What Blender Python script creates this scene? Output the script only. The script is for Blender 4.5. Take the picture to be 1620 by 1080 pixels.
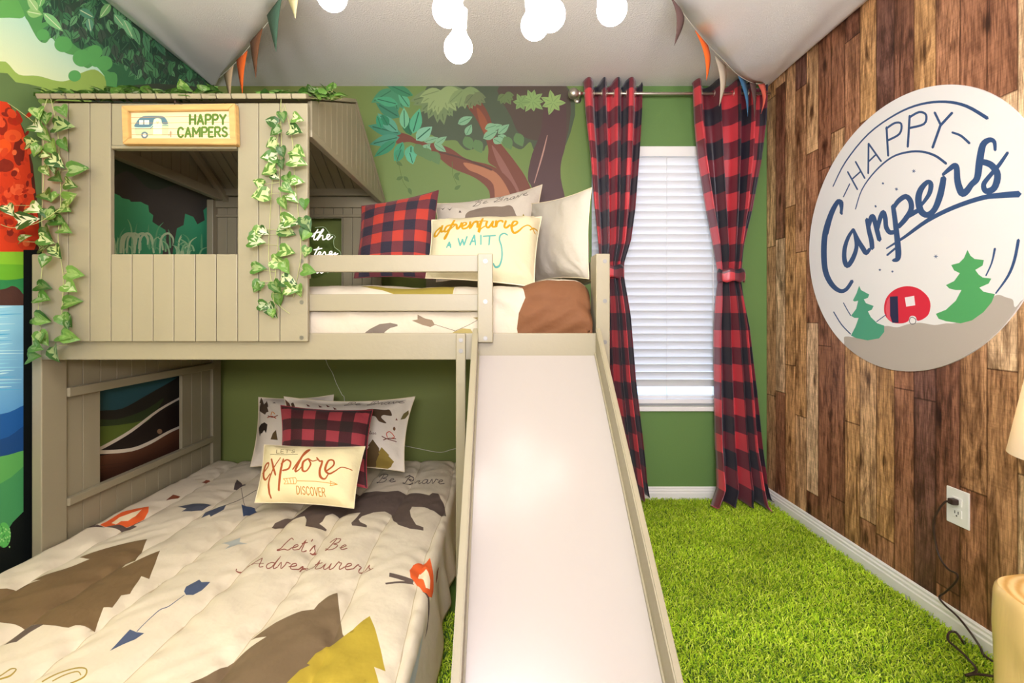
import bpy, bmesh, math, random
import numpy as np
from mathutils import Vector, Matrix, geometry, noise

for o in list(bpy.data.objects):
    bpy.data.objects.remove(o)
COL = bpy.context.scene.collection
R = random.Random(7)
PI = math.pi

# ------------------------------------------------------------------ camera
F, VX, VY, CH = 765.0, 790.0, 496.0, 1.10          # focal length in px, vanishing point, eye height
cd = bpy.data.cameras.new('camera')
cd.sensor_width = 36.0
cd.lens = F / 1620 * 36
cd.shift_x = (810 - VX) / 1620
cd.shift_y = -(540 - VY) / 1620
cd.clip_start = 0.02
cam = bpy.data.objects.new('camera', cd)
cam.location = (0, 0, CH)
cam.rotation_euler = (PI / 2, 0, 0)
COL.objects.link(cam)
bpy.context.scene.camera = cam

# ------------------------------------------------------------------ world: bright daylight beyond the window, added dimmer fill from behind the viewer
w = bpy.data.worlds.new('world')
bpy.context.scene.world = w
w.use_nodes = True
nt = w.node_tree
bg = nt.nodes['Background']
tc = nt.nodes.new('ShaderNodeTexCoord')
sx = nt.nodes.new('ShaderNodeSeparateXYZ')
rp = nt.nodes.new('ShaderNodeValToRGB')
mr = nt.nodes.new('ShaderNodeMapRange')
mr.inputs[1].default_value = -1; mr.inputs[2].default_value = 1
nt.links.new(tc.outputs['Generated'], sx.inputs[0])
nt.links.new(sx.outputs['Y'], mr.inputs[0])
nt.links.new(mr.outputs[0], rp.inputs[0])
nt.links.new(rp.outputs[0], bg.inputs[0])
rp.color_ramp.elements[0].position = 0.45; rp.color_ramp.elements[0].color = (0.13, 0.13, 0.14, 1)
rp.color_ramp.elements[1].position = 0.58; rp.color_ramp.elements[1].color = (0.21, 0.27, 0.38, 1)
bg.inputs[1].default_value = 5.2
BULB_STRENGTH = 48
LAMP_STRENGTH = 1.6

AREA_W = 85.0  # added downward fill behind the viewer, no fixture there
ad = bpy.data.lights.new('added_rear_fill', 'AREA'); ad.shape = 'RECTANGLE'; ad.size = 1.8; ad.size_y = 1.3; ad.energy = AREA_W; ad.color = (1.0, .96, 1.04)
al = bpy.data.objects.new('added_rear_fill', ad); al.location = (.1, -.75, 2.40); COL.objects.link(al)

UP_W = 105.0  # added fill aimed at the ceiling for soft bounce, no lamp there
ud = bpy.data.lights.new('added_bounce_fill', 'AREA'); ud.shape = 'RECTANGLE'; ud.size = 1.0; ud.size_y = .6; ud.energy = UP_W; ud.color = (1.0, .96, 1.06)
ul = bpy.data.objects.new('added_bounce_fill', ud); ul.location = (.0, -.9, 1.5); ul.rotation_euler = (math.radians(180 - 44), 0, 0); COL.objects.link(ul)

sc = bpy.context.scene
sc.view_settings.view_transform = 'Standard'
sc.view_settings.look = 'None'
sc.view_settings.exposure = 0.0
sc.view_settings.gamma = 1.0
sc.view_settings.use_curve_mapping = False

# ------------------------------------------------------------------ helpers
def lin(c):
    if isinstance(c, str):
        c = c.lstrip('#'); c = tuple(int(c[i:i + 2], 16) / 255 for i in (0, 2, 4))
    return tuple((v / 12.92 if v <= .04045 else ((v + .055) / 1.055) ** 2.4) for v in c[:3])

def at(x, y, Y):
    """a photograph point pushed back to depth Y"""
    return Vector(((x - VX) * Y / F, Y, CH + (VY - y) * Y / F))

def nd(m, t, **kw):
    n = m.node_tree.nodes.new(t)
    for k, v in kw.items(): setattr(n, k, v)
    return n

def mat(name, col, rough=.6, bump=0, bscale=60, var=0, vscale=6, metal=0, spec=.5, coat=0, trans=0, sheen=0, stretch=(1, 1, 1), emit=0):
    m = bpy.data.materials.new(name); m.use_nodes = True
    b = m.node_tree.nodes['Principled BSDF']; L = m.node_tree.links
    c = lin(col)
    b.inputs['Base Color'].default_value = (*c, 1)
    b.inputs['Roughness'].default_value = rough
    b.inputs['Metallic'].default_value = metal
    b.inputs['Specular IOR Level'].default_value = spec
    b.inputs['Coat Weight'].default_value = coat
    b.inputs['Sheen Weight'].default_value = sheen
    if emit:
        b.inputs['Emission Color'].default_value = (*c, 1); b.inputs['Emission Strength'].default_value = emit
    t = nd(m, 'ShaderNodeTexCoord'); mp = nd(m, 'ShaderNodeMapping'); mp.inputs['Scale'].default_value = stretch
    L.new(t.outputs['Object'], mp.inputs[0])
    if var:
        n = nd(m, 'ShaderNodeTexNoise'); n.inputs['Scale'].default_value = vscale; n.inputs['Detail'].default_value = 4
        L.new(mp.outputs[0], n.inputs[0])
        r = nd(m, 'ShaderNodeValToRGB')
        r.color_ramp.elements[0].position = .3; r.color_ramp.elements[1].position = .7
        r.color_ramp.elements[0].color = (*[v * (1 - var) for v in c], 1)
        r.color_ramp.elements[1].color = (*[min(1, v * (1 + var)) for v in c], 1)
        L.new(n.outputs[0], r.inputs[0]); L.new(r.outputs[0], b.inputs['Base Color'])
    if bump:
        n = nd(m, 'ShaderNodeTexNoise'); n.inputs['Scale'].default_value = bscale; n.inputs['Detail'].default_value = 3
        L.new(mp.outputs[0], n.inputs[0])
        bp = nd(m, 'ShaderNodeBump'); bp.inputs['Strength'].default_value = bump; bp.inputs['Distance'].default_value = .01
        L.new(n.outputs[0], bp.inputs['Height']); L.new(bp.outputs[0], b.inputs['Normal'])
    return m

def print_mat(name, rough=.8, bump=.15, bscale=60, spec=.3, sheen=0, trans=0):
    """printed surface: the colours are stored with the mesh"""
    m = mat(name, '#ffffff', rough, bump, bscale, spec=spec, sheen=sheen)
    a = nd(m, 'ShaderNodeAttribute', attribute_name='Col')
    m.node_tree.links.new(a.outputs['Color'], m.node_tree.nodes['Principled BSDF'].inputs['Base Color'])
    if trans:
        out = m.node_tree.nodes['Material Output']; tr = nd(m, 'ShaderNodeBsdfTranslucent'); mx = nd(m, 'ShaderNodeMixShader')
        m.node_tree.links.new(a.outputs['Color'], tr.inputs[0])
        mx.inputs[0].default_value = trans
        m.node_tree.links.new(m.node_tree.nodes['Principled BSDF'].outputs[0], mx.inputs[1]); m.node_tree.links.new(tr.outputs[0], mx.inputs[2])
        m.node_tree.links.new(mx.outputs[0], out.inputs[0])
    return m

def tag(o, label=None, cat=None, group=None, kind=None):
    if label: o['label'] = label
    if cat: o['category'] = cat
    if group: o['group'] = group
    if kind: o['kind'] = kind
    return o

ORG = {}
def thing(name, loc, label, cat, group=None):
    o = bpy.data.objects.new(name, None); COL.objects.link(o)
    o.empty_display_size = .05
    o.location = loc; ORG[o.name] = np.array(loc, float)
    return tag(o, label, cat, group)

def link_mesh(name, me, parent=None):
    o = bpy.data.objects.new(name, me); COL.objects.link(o)
    n = len(me.vertices)
    co = np.empty(n * 3); me.vertices.foreach_get('co', co); co = co.reshape(-1, 3)
    if parent is not None:
        org = ORG[parent.name]; o.parent = parent
        if parent.type == 'MESH' and parent.parent is None: pass
    else:
        org = np.array([(co[:, 0].min() + co[:, 0].max()) / 2, (co[:, 1].min() + co[:, 1].max()) / 2, co[:, 2].min()])
        o.location = org
    ORG[o.name] = org
    me.vertices.foreach_set('co', (co - org).ravel()); me.update()
    return o

class MB:
    def __init__(s): s.bm = bmesh.new()
    def box(s, x0, x1, y0, y1, z0, z1, bev=.002, M=None):
        g = bmesh.ops.create_cube(s.bm, size=1)
        vs = g['verts']
        for v in vs:
            v.co = Vector(((x0 + x1) / 2 + v.co.x * (x1 - x0), (y0 + y1) / 2 + v.co.y * (y1 - y0), (z0 + z1) / 2 + v.co.z * (z1 - z0)))
            if M is not None: v.co = M @ v.co
        if bev:
            bmesh.ops.bevel(s.bm, geom=list({e for v in vs for e in v.link_edges}), offset=bev, segments=2, affect='EDGES', profile=.5)
        return s
    def prism(s, pts, d, bev=0):
        """pts: closed 3-D outline in a plane, d: extrusion vector"""
        d = Vector(d)
        a = [s.bm.verts.new(p) for p in pts]; b = [s.bm.verts.new(Vector(p) + d) for p in pts]
        n = len(pts); fs = [s.bm.faces.new(a), s.bm.faces.new(b[::-1])]
        for i in range(n): fs.append(s.bm.faces.new((a[i], b[i], b[(i + 1) % n], a[(i + 1) % n])))
        bmesh.ops.recalc_face_normals(s.bm, faces=fs)
        if bev:
            bmesh.ops.bevel(s.bm, geom=list({e for f in fs for e in f.edges}), offset=bev, segments=2, affect='EDGES')
        return s
    def tube(s, pts, r, seg=8, closed=False):
        pts = [Vector(p) for p in pts]; n = len(pts); rings = []
        up = Vector((0, 0, 1)); prev = None
        for i, p in enumerate(pts):
            if closed: t = pts[(i + 1) % n] - pts[i - 1]
            else: t = pts[min(i + 1, n - 1)] - pts[max(i - 1, 0)]
            t.normalize()
            if prev is None:
                a = t.cross(up)
                if a.length < .1: a = t.cross(Vector((1, 0, 0)))
            else: a = prev - t * prev.dot(t)
            a.normalize(); prev = a; b = t.cross(a)
            rr = r[i] if isinstance(r, (list, tuple)) else r
            rings.append([s.bm.verts.new(p + (a * math.cos(k * 2 * PI / seg) + b * math.sin(k * 2 * PI / seg)) * rr) for k in range(seg)])
        m = n if closed else n - 1
        for i in range(m):
            A, B = rings[i], rings[(i + 1) % n]
            for k in range(seg): s.bm.faces.new((A[k], A[(k + 1) % seg], B[(k + 1) % seg], B[k])).smooth = True
        if not closed:
            s.bm.faces.new(rings[0][::-1]); s.bm.faces.new(rings[-1])
        return s
    def lathe(s, prof, c, seg=32, axis='Z', wob=None, cap=True):
        rings = []
        for (r, z) in prof:
            ring = []
            for k in range(seg):
                a = k * 2 * PI / seg; rr = r * (wob(a, z) if wob else 1)
                p = Vector((rr * math.cos(a), rr * math.sin(a), z))
                if axis == 'Y': p = Vector((p.x, -p.z, p.y))
                if axis == 'X': p = Vector((-p.z, p.x, p.y))
                ring.append(s.bm.verts.new(Vector(c) + p))
            rings.append(ring)
        for i in range(len(rings) - 1):
            for k in range(seg): s.bm.faces.new((rings[i][k], rings[i][(k + 1) % seg], rings[i + 1][(k + 1) % seg], rings[i + 1][k])).smooth = True
        if cap:
            s.bm.faces.new(rings[0][::-1]); s.bm.faces.new(rings[-1])
        return s
    def build(s, name, m, parent=None):
        bmesh.ops.recalc_face_normals(s.bm, faces=s.bm.faces[:])
        me = bpy.data.meshes.new(name); s.bm.to_mesh(me); s.bm.free()
        for mm in (m if isinstance(m, (list, tuple)) else [m]): me.materials.append(mm)
        return link_mesh(name, me, parent)

def np_mesh(name, V, T, m, parent=None, colors=None, uv=None, smooth=True, link=True):
    """V (n,3), T (k,3 or 4) ; colors per corner (k,c,3)"""
    me = bpy.data.meshes.new(name)
    T = np.asarray(T, np.int32); k, c = T.shape
    me.vertices.add(len(V)); me.vertices.foreach_set('co', np.asarray(V, np.float32).ravel())
    me.loops.add(k * c); me.loops.foreach_set('vertex_index', T.ravel())
    me.polygons.add(k); me.polygons.foreach_set('loop_start', np.arange(k, dtype=np.int32) * c)
    me.update(calc_edges=True)
    me.polygons.foreach_set('use_smooth', np.full(k, smooth))
    if colors is not None:
        a = me.color_attributes.new('Col', 'FLOAT_COLOR', 'CORNER')
        rgba = np.ones((k * c, 4), np.float32); rgba[:, :3] = np.asarray(colors).reshape(-1, 3)
        a.data.foreach_set('color', rgba.ravel())
    if uv is not None:
        u = me.uv_layers.new(name='UVMap'); u.data.foreach_set('uv', np.asarray(uv, np.float32)[T.ravel()].ravel())
    me.materials.append(m)
    return link_mesh(name, me, parent)

# ------------------------------------------------------------------ drawing: outlines, strokes, text
def smooth(pts, n=5, closed=False):
    P = [np.array(p, float) for p in pts]; N = len(P); out = []
    rng = range(N) if closed else range(N - 1)
    for i in rng:
        if closed: a, b, c, d = P[i - 1], P[i], P[(i + 1) % N], P[(i + 2) % N]
        else: a, b, c, d = P[max(i - 1, 0)], P[i], P[i + 1], P[min(i + 2, N - 1)]
        for k in range(n):
            t = k / n
            out.append(.5 * ((2 * b) + (c - a) * t + (2 * a - 5 * b + 4 * c - d) * t * t + (3 * b - a - 3 * c + d) * t ** 3))
    if not closed: out.append(P[-1])
    return np.array(out)

def Z(frame, pts):
    """points read in a magnified view -> photograph pixels"""
    ox, oy, k = FR[frame]
    return [(ox + x / k, oy + y / k) for x, y in pts]
FR = {'A': (0, 0, 3.857), 'B': (0, 260, 3.857), 'C': (0, 500, 2.7), 'D': (360, 100, 3.857), 'E': (360, 300, 3.857), 'F': (700, 100, 3.857),
      'G': (660, 280, 3.857), 'H': (360, 560, 3.857), 'I': (0, 780, 3.6), 'J': (380, 780, 3.6), 'M': (1200, 100, 3.857), 'N': (1240, 320, 3.858),
      'S': (160, 150, 6.75), 'T': (480, 330, 9.817)}

class Art:
    def __init__(s, conv=None): s.L = []; s.conv = conv
    def _c(s, P):
        P = np.array(P, float)
        return s.conv(P) if s.conv else P
    def poly(s, pts, col, sm=False):
        if sm: pts = smooth(pts, 4, True)
        s.L.append(('p', s._c(pts), col)); return s
    def ell(s, cx, cy, rx, ry, col, n=28, rot=0):
        a = np.arange(n) * 2 * PI / n; x = rx * np.cos(a); y = ry * np.sin(a)
        return s.poly(np.c_[cx + x * math.cos(rot) - y * math.sin(rot), cy + x * math.sin(rot) + y * math.cos(rot)], col)
    def leaf(s, cx, cy, ang, ln, wd, col, vein=None):
        n = 7; t = np.linspace(0, 1, n); h = np.sin(PI * t ** .8) * wd / 2
        P = np.r_[np.c_[t * ln, h], np.c_[t[::-1][1:-1] * ln, -h[::-1][1:-1]]]
        c, q = math.cos(ang), math.sin(ang); M = np.array([[c, q], [-q, c]])
        s.poly(P @ M + (cx, cy), col)
        if vein: s.stroke((np.array([(ln * .1, 0), (ln * .85, 0)]) @ M + (cx, cy)).tolist(), max(.5, wd * .09), vein, False)
    def stroke(s, pts, wd, col, sm=True, n=4):
        """a ribbon along pts; wd a number or one width per point"""
        P = np.array(pts, float)
        W = np.full(len(P), wd, float) if np.isscalar(wd) else np.array(wd, float)
        if not sm and len(P) > 2:
            for i in range(len(P) - 1): s.stroke(P[i:i + 2], W[i:i + 2], col, False)
            return s
        if sm and len(P) > 2:
            Q = smooth(np.c_[P, W], n); P, W = Q[:, :2], Q[:, 2]
        d = np.r_[True, np.hypot(*(P[1:] - P[:-1]).T) > 1e-6]; P, W = P[d], W[d]
        if len(P) < 2: return s
        T = np.gradient(P, axis=0); T /= np.hypot(T[:, 0], T[:, 1])[:, None] + 1e-12
        N = np.c_[-T[:, 1], T[:, 0]] * W[:, None] / 2
        c0 = P[0] - T[0] * W[0] * .45; c1 = P[-1] + T[-1] * W[-1] * .45
        quads = []
        Lf = P + N; Rt = P - N
        out = np.vstack([[c0], Lf, [c1], Rt[::-1]])
        for i in range(len(P) - 1): quads.append(np.array([Lf[i], Lf[i + 1], Rt[i + 1], Rt[i]]))
        oc = np.arange(8) * PI / 4
        for i in range(1, len(P) - 1):
            if (T[i] * T[i - 1]).sum() < .93: quads.append(np.c_[P[i, 0] + W[i] * .5 * np.cos(oc), P[i, 1] + W[i] * .5 * np.sin(oc)])
        quads.append(np.array([c0, Lf[0], Rt[0]])); quads.append(np.array([c1, Rt[-1], Lf[-1]]))
        s.L.append(('s', s._c(out), col, [s._c(q) for q in quads])); return s
    def text(s, txt, x, y, h, wd, col, right=(1, 0), up=(0, -1), caps=False, sp=1.0):
        """stroke lettering; h = height of a small letter (or of a capital for caps)"""
        r = np.array(right, float); u = np.array(up, float); pen = 0
        for ch in txt:
            if ch == ' ': pen += .9; continue
            g = (CAPS if caps else SCRIPT)[ch]
            for st in g[1]:
                P = np.array([(px + pen, py) for px, py in st], float)
                Q = np.array([x, y]) + h * (P[:, :1] * r + P[:, 1:] * u)
                s.stroke(Q, wd, col, sm=not (caps and len(st) < 4 or (caps and ch in 'HAMNEWTLIVKYF')), n=3)
            pen += g[0] * sp
        return s

CAPS = {'H': (.8, [[(0, 0), (0, 1)], [(.55, 0), (.55, 1)], [(0, .5), (.55, .5)]]), 'A': (.85, [[(0, 0), (.3, 1), (.6, 0)], [(.12, .33), (.48, .33)]]),
        'P': (.75, [[(0, 0), (0, 1)], [(0, 1), (.4, 1), (.52, .77), (.4, .5), (0, .5)]]), 'Y': (.8, [[(0, 1), (.3, .5), (.6, 1)], [(.3, .5), (.3, 0)]]),
        'C': (.8, [[(.55, .8), (.35, 1), (.1, .88), (0, .5), (.1, .12), (.35, 0), (.55, .2)]]), 'M': (1.0, [[(0, 0), (0, 1), (.37, .35), (.74, 1), (.74, 0)]]),
        'E': (.7, [[(.48, 1), (0, 1), (0, 0), (.48, 0)], [(0, .5), (.4, .5)]]), 'R': (.78, [[(0, 0), (0, 1)], [(0, 1), (.4, 1), (.52, .77), (.4, .52), (0, .5)], [(.25, .5), (.55, 0)]]),
        'S': (.75, [[(.5, .82), (.27, 1), (.03, .8), (.15, .57), (.42, .43), (.52, .2), (.27, 0), (0, .17)]]), 'D': (.8, [[(0, 0), (0, 1)], [(0, 1), (.35, .95), (.55, .6), (.5, .25), (.3, .03), (0, 0)]]),
        'I': (.35, [[(.05, 0), (.05, 1)]]), 'O': (.85, [[(.3, 1), (.05, .8), (.0, .45), (.15, .05), (.4, .02), (.6, .35), (.55, .8), (.3, 1)]]),
        'V': (.8, [[(0, 1), (.28, 0), (.6, 1)]]), 'T': (.7, [[(0, 1), (.6, 1)], [(.3, 1), (.3, 0)]]), 'L': (.65, [[(0, 1), (0, 0), (.48, 0)]]), "'": (.3, [[(.05, 1), (.02, .78)]])}
SCRIPT = {'a': (1.15, [[(.75, .85), (.4, 1), (.1, .65), (.12, .2), (.35, 0), (.62, .3), (.78, .95), (.72, .25), (.88, 0), (1.15, .3)]]),
          'b': (1.05, [[(0, .3), (.35, 1.3), (.35, 2.1), (.2, 1.6), (.2, .2), (.5, 0), (.8, .4), (.7, .9), (1.05, .7)]]),
          'd': (1.15, [[(.75, .85), (.4, 1), (.1, .65), (.12, .2), (.35, 0), (.65, .4), (.95, 2.1), (.75, .4), (.88, 0), (1.15, .3)]]),
          'e': (.9, [[(0, .35), (.35, .5), (.6, .8), (.45, 1), (.2, .8), (.15, .3), (.4, 0), (.9, .3)]]),
          'n': (1.25, [[(0, .3), (.2, .9), (.28, .85), (.22, .4), (.18, 0)], [(.2, .3), (.42, .85), (.66, .98), (.74, .6), (.74, .15), (.92, 0), (1.25, .3)]]),
          'u': (1.15, [[(0, .3), (.2, 1), (.2, .3), (.4, 0), (.65, .4), (.75, 1), (.75, .2), (.9, 0), (1.15, .3)]]),
          'v': (1.0, [[(0, .4), (.15, 1), (.35, 0), (.6, .6), (.65, 1), (1.0, .85)]]),
          'r': (.9, [[(0, .3), (.22, 1.15), (.34, .98), (.56, .92), (.5, .35), (.62, 0), (.9, .3)]]),
          's': (.9, [[(0, .3), (.36, 1.15)], [(.36, 1.15), (.42, .75), (.62, .35), (.45, .02), (.12, .08)], [(.5, .05), (.9, .3)]]),
          't': (.85, [[(0, .3), (.35, 1.8), (.3, .3), (.5, 0), (.85, .3)], [(.05, 1.2), (.65, 1.35)]]),
          'l': (.7, [[(0, .3), (.4, 1.5), (.35, 2.1), (.2, 1.6), (.22, .2), (.4, 0), (.7, .3)]]),
          'f': (.8, [[(0, .3), (.45, 1.6), (.35, 2.1), (.2, 1.5), (.2, -.6), (.4, -.3), (.35, .3), (.8, .4)]]),
          'h': (1.1, [[(0, .3), (.4, 1.5), (.35, 2.1), (.2, 1.6), (.18, 0), (.45, .9), (.68, .85), (.68, .15), (.85, 0), (1.1, .3)]]),
          'o': (1.0, [[(.5, 1), (.15, .7), (.2, .1), (.55, .05), (.7, .6), (.5, 1), (.7, .9), (1.0, .9)]]),
          'L': (1.5, [[(1.2, 1.9), (.9, 2.2), (.55, 1.4), (.3, .2), (-.1, 0), (.1, -.15), (.7, .05), (1.2, -.1), (1.5, .3)]]),
          'B': (1.7, [[(.2, 1.5), (.5, 2), (.8, 2.1), (.3, 0), (.1, .1)], [(.8, 2.1), (1.3, 2), (1.2, 1.4), (.75, 1.1), (1.3, .9), (1.1, .15), (.5, -.05), (.1, .3)]]),
          'A': (1.75, [[(-.9, .35), (-.85, .0), (-.35, .1), (.35, 1.1), (1.0, 2.1)], [(1.0, 2.1), (1.1, 1.2), (1.2, .2), (1.55, .25)], [(-.1, .85), (.5, .95), (1.45, .8)]]),
          'F': (1.4, [[(.1, 1.7), (.6, 2.1), (1.4, 2.0)], [(.75, 2.05), (.5, .8), (.3, 0), (0, .1)], [(.3, 1.1), (.9, 1.1)]]),
          "'": (.4, [[(.2, 2.0), (.15, 1.6)]])}

def inside(P, poly):
    x, y = P[:, 0], P[:, 1]; r = np.zeros(len(P), bool)
    a = poly; b = np.roll(poly, -1, 0)
    for (x0, y0), (x1, y1) in zip(a, b):
        if y0 == y1: continue
        r ^= ((y0 > y) != (y1 > y)) & (x < (x1 - x0) * (y - y0) / (y1 - y0) + x0)
    return r

def art_geo(dom, step, base, layers, holes=(), eps=1e-5, grid=True):
    """Triangulates the outline dom so that every edge of the drawing is an edge of the mesh"""
    dom = np.array(dom, float)
    lo, hi = dom.min(0), dom.max(0)
    V = []; E = []
    def loop(P):
        i0 = len(V); V.extend([tuple(p) for p in P]); n = len(P)
        E.extend([(i0 + i, i0 + (i + 1) % n) for i in range(n)])
    def dense(P, st):
        o = []
        for a, b in zip(P, np.roll(P, -1, 0)):
            k = max(1, int(np.ceil(np.hypot(*(b - a)) / st)))
            o += [a + (b - a) * i / k for i in range(k)]
        return np.array(o)
    sx, sy = (step, step) if np.isscalar(step) else step
    loop(dense(dom, min(sx, sy)))
    for h in holes: loop(dense(np.array(h, float), min(sx, sy)))
    if grid:
        nx = max(1, int(round((hi[0] - lo[0]) / sx))); ny = max(1, int(round((hi[1] - lo[1]) / sy)))
        gx = np.linspace(lo[0], hi[0], nx + 1)[1:-1]; gy = np.linspace(lo[1], hi[1], ny + 1)[1:-1]
        G = np.array(np.meshgrid(gx, gy)).reshape(2, -1).T
        if len(G): V.extend(map(tuple, G[inside(G, dom)]))
    keep = []
    for l in layers:
        p = l[1]
        if p[:, 0].max() < lo[0] or p[:, 0].min() > hi[0] or p[:, 1].max() < lo[1] or p[:, 1].min() > hi[1]: continue
        keep.append(l); loop(dense(p, max(sx, sy) * 1.5))
    r = geometry.delaunay_2d_cdt([Vector(v) for v in V], E, [], 0, eps, False)
    P = np.array([tuple(v) for v in r[0]]); T = np.array(r[2], np.int32)
    C = P[T].mean(1)
    ok = inside(C, dom)
    for h in holes: ok &= ~inside(C, np.array(h, float))
    T = T[ok]; C = C[ok]
    # all triangles counter-clockwise
    a, b, c = P[T[:, 0]], P[T[:, 1]], P[T[:, 2]]
    fl = ((b - a)[:, 0] * (c - a)[:, 1] - (b - a)[:, 1] * (c - a)[:, 0]) < 0
    T[fl] = T[fl][:, ::-1]
    CP = P[T]                                    # k,3,2
    def ev(col, idx):
        if callable(col): return col(CP[idx].reshape(-1, 2)).reshape(-1, 3, 3)
        return np.broadcast_to(np.array(lin(col)), (len(idx), 3, 3))
    K = ev(base, np.arange(len(T))).copy()
    for l in keep:
        p = l[1]; b0, b1 = p.min(0), p.max(0)
        idx = np.where((C[:, 0] >= b0[0]) & (C[:, 0] <= b1[0]) & (C[:, 1] >= b0[1]) & (C[:, 1] <= b1[1]))[0]
        if not len(idx): continue
        if l[0] == 'p': m = inside(C[idx], p)
        else:
            m = np.zeros(len(idx), bool)
            for q in l[3]: m |= inside(C[idx], q)
        idx = idx[m]
        if len(idx): K[idx] = ev(l[2], idx)
    return P, T, K

def grad(c0, c1, axis, a, b, noise_amp=0):
    c0 = np.array(lin(c0)); c1 = np.array(lin(c1))
    def f(P):
        t = np.clip((P[:, axis] - a) / (b - a), 0, 1)[:, None]
        return c0 + (c1 - c0) * t
    return f

def fbm(x, y, seed=0):
    """cheap smooth wrinkle field"""
    rr = np.random.RandomState(seed); s = 0
    for k in range(7):
        a = rr.rand() * 6.28; f = 1.6 ** k * 6
        s = s + np.sin((x * math.cos(a) + y * math.sin(a)) * f + rr.rand() * 6.28 + 1.3 * np.sin((x * math.sin(a) - y * math.cos(a)) * f * .6)) / 1.5 ** k
    return s / 2.5

# ------------------------------------------------------------------ materials
M_bed = mat('greige_paint', '#8f866b', .42, .04, 90, .04, 3)
M_bed_in = M_bed
M_white = mat('white_paint', '#f1efe9', .45, .02, 60)
M_ceil = mat('ceiling_paint', '#eeebe6', .9, .5, 130)
M_drape = mat('white_knit_fabric', '#f2efea', .95, .35, 220, stretch=(1, 3, 1))
M_chute = mat('glossy_white_laminate', '#a29a90', .24, 0, spec=.5)
M_bolt = mat('brushed_steel', '#7f7c74', .35, metal=.9)
M_steel = mat('brushed_nickel', '#cfc8ba', .42, metal=1)
M_dark = mat('dark_brown_rubber', '#3a2820', .5)
M_matt = mat('mattress_white', '#e9e6df', .8, .1, 80)
M_print = print_mat('printed_cotton', .78, .45, 20, .3)
M_pillow = print_mat('printed_pillow_canvas', .9, .22, 40, .2)
M_wall = print_mat('painted_wall', .6, .06, 150, .35)
M_sign = print_mat('printed_board', .5, .03, 90, .4)
M_leaf = print_mat('plastic_leaf', .45, .1, 120, .4, trans=.25)
M_felt = {k: mat('felt_' + k, c, .95, .2, 200) for k, c in dict(tan='#c2a47c', orange='#e4641c', brown='#6e4529', green='#3f5c48', cream='#e6d6a6', plum='#5e4742', stone='#b8ab95', blue='#3c6a8c', coral='#d0604c').items()}
# ================================================================== THE SETTING
XL, XR, YB, ZC = -1.685, 1.578, 2.855, 2.443
YF = -2.6                                            # the room goes on behind the viewer
WX0, WX1, WZ0, WZ1 = .545, 1.38, .555, 2.085          # window opening

def struct(o): o['kind'] = 'structure'; return o

struct(MB().box(XL - .1, XR + .1, YF, YB + .12, -.06, 0, 0).build('floor', mat('floor_vinyl', '#b7a58c', .5, .03, 20, .1, 4)))
struct(MB().box(XL - .1, XR + .1, YF, YB + .12, ZC, ZC + .06, 0).build('ceiling', M_ceil))

# ---- back wall with the painted tree
def c_back(P): return np.c_[(P[:, 0] - VX) * YB / F, CH + (VY - P[:, 1]) * YB / F]
A = Art(c_back)
GRN = '#6c8038'
def back_base(P):
    a = np.array(lin('#758040')); b = np.array(lin('#6f864a')); c = np.array(lin('#66884a'))
    t = np.clip((P[:, 0] + 1.1) / .55, 0, 1)[:, None] * np.clip((P[:, 1] - 1.45) / .3, 0, 1)[:, None] * np.clip((.42 - P[:, 0]) / .1, 0, 1)[:, None]
    u = np.clip((P[:, 0] - .2) / .5, 0, 1)[:, None]  # cool window light put into the wall colour toward the right
    g = a + (c - a) * u
    return g + (b - g) * t
foliage_dark = '#4f5a45'; trunk = '#744737'; trunk_d = '#5a3f36'; trunk_l = '#aa7352'
A.poly(Z('F', [(-30, 130), (750, 130), (752, 500), (600, 480), (560, 530), (535, 480), (480, 525), (420, 500), (380, 470), (330, 490), (270, 500), (250, 535), (210, 520), (150, 530), (110, 500), (80, 470), (0, 470), (-60, 440), (-140, 400), (-150, 340), (-120, 290), (-60, 260), (-80, 200)]), foliage_dark, True)
A.poly(Z('F', [(350, 130), (750, 130), (752, 480), (640, 460), (560, 470), (470, 430), (420, 330)]), '#55493f', True)
A.poly(Z('F', [(520, 700), (545, 560), (600, 420), (620, 290), (690, 240), (750, 230), (752, 480), (725, 600), (722, 700), (745, 900), (560, 900), (545, 760)]), '#574240', True)
A.poly(Z('F', [(160, 200), (230, 230), (290, 330), (320, 440), (380, 520), (450, 610), (520, 720), (580, 900), (420, 900), (400, 760), (340, 650), (280, 600), (280, 520), (250, 430), (200, 330), (150, 260)]), trunk, True)
A.poly(Z('F', [(210, 270), (260, 330), (290, 420), (280, 450), (240, 400), (220, 340)]), '#8e5438', True)
A.poly(Z('F', [(300, 500), (350, 560), (420, 680), (470, 790), (440, 850), (400, 730), (340, 620)]), '#8a5f52', True)
A.poly(Z('F', [(-271, 425), (-200, 440), (-140, 475), (-40, 490), (50, 520), (150, 585), (300, 625), (400, 700), (460, 800), (480, 900), (300, 900), (285, 780), (200, 700), (60, 640), (-30, 570), (-100, 520), (-200, 480), (-280, 490)]), trunk, True)
A.poly(Z('F', [(130, 605), (240, 632), (330, 670), (400, 770), (430, 880), (330, 880), (310, 740), (230, 680), (160, 650)]), trunk_l, True)
A.stroke(Z('F', [(-20, 540), (90, 570), (180, 600), (300, 650)]), 3, trunk_d)
A.stroke(Z('F', [(640, 440), (610, 560), (560, 730)]), [1, 2.4, 1], '#b28b7c')
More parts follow.
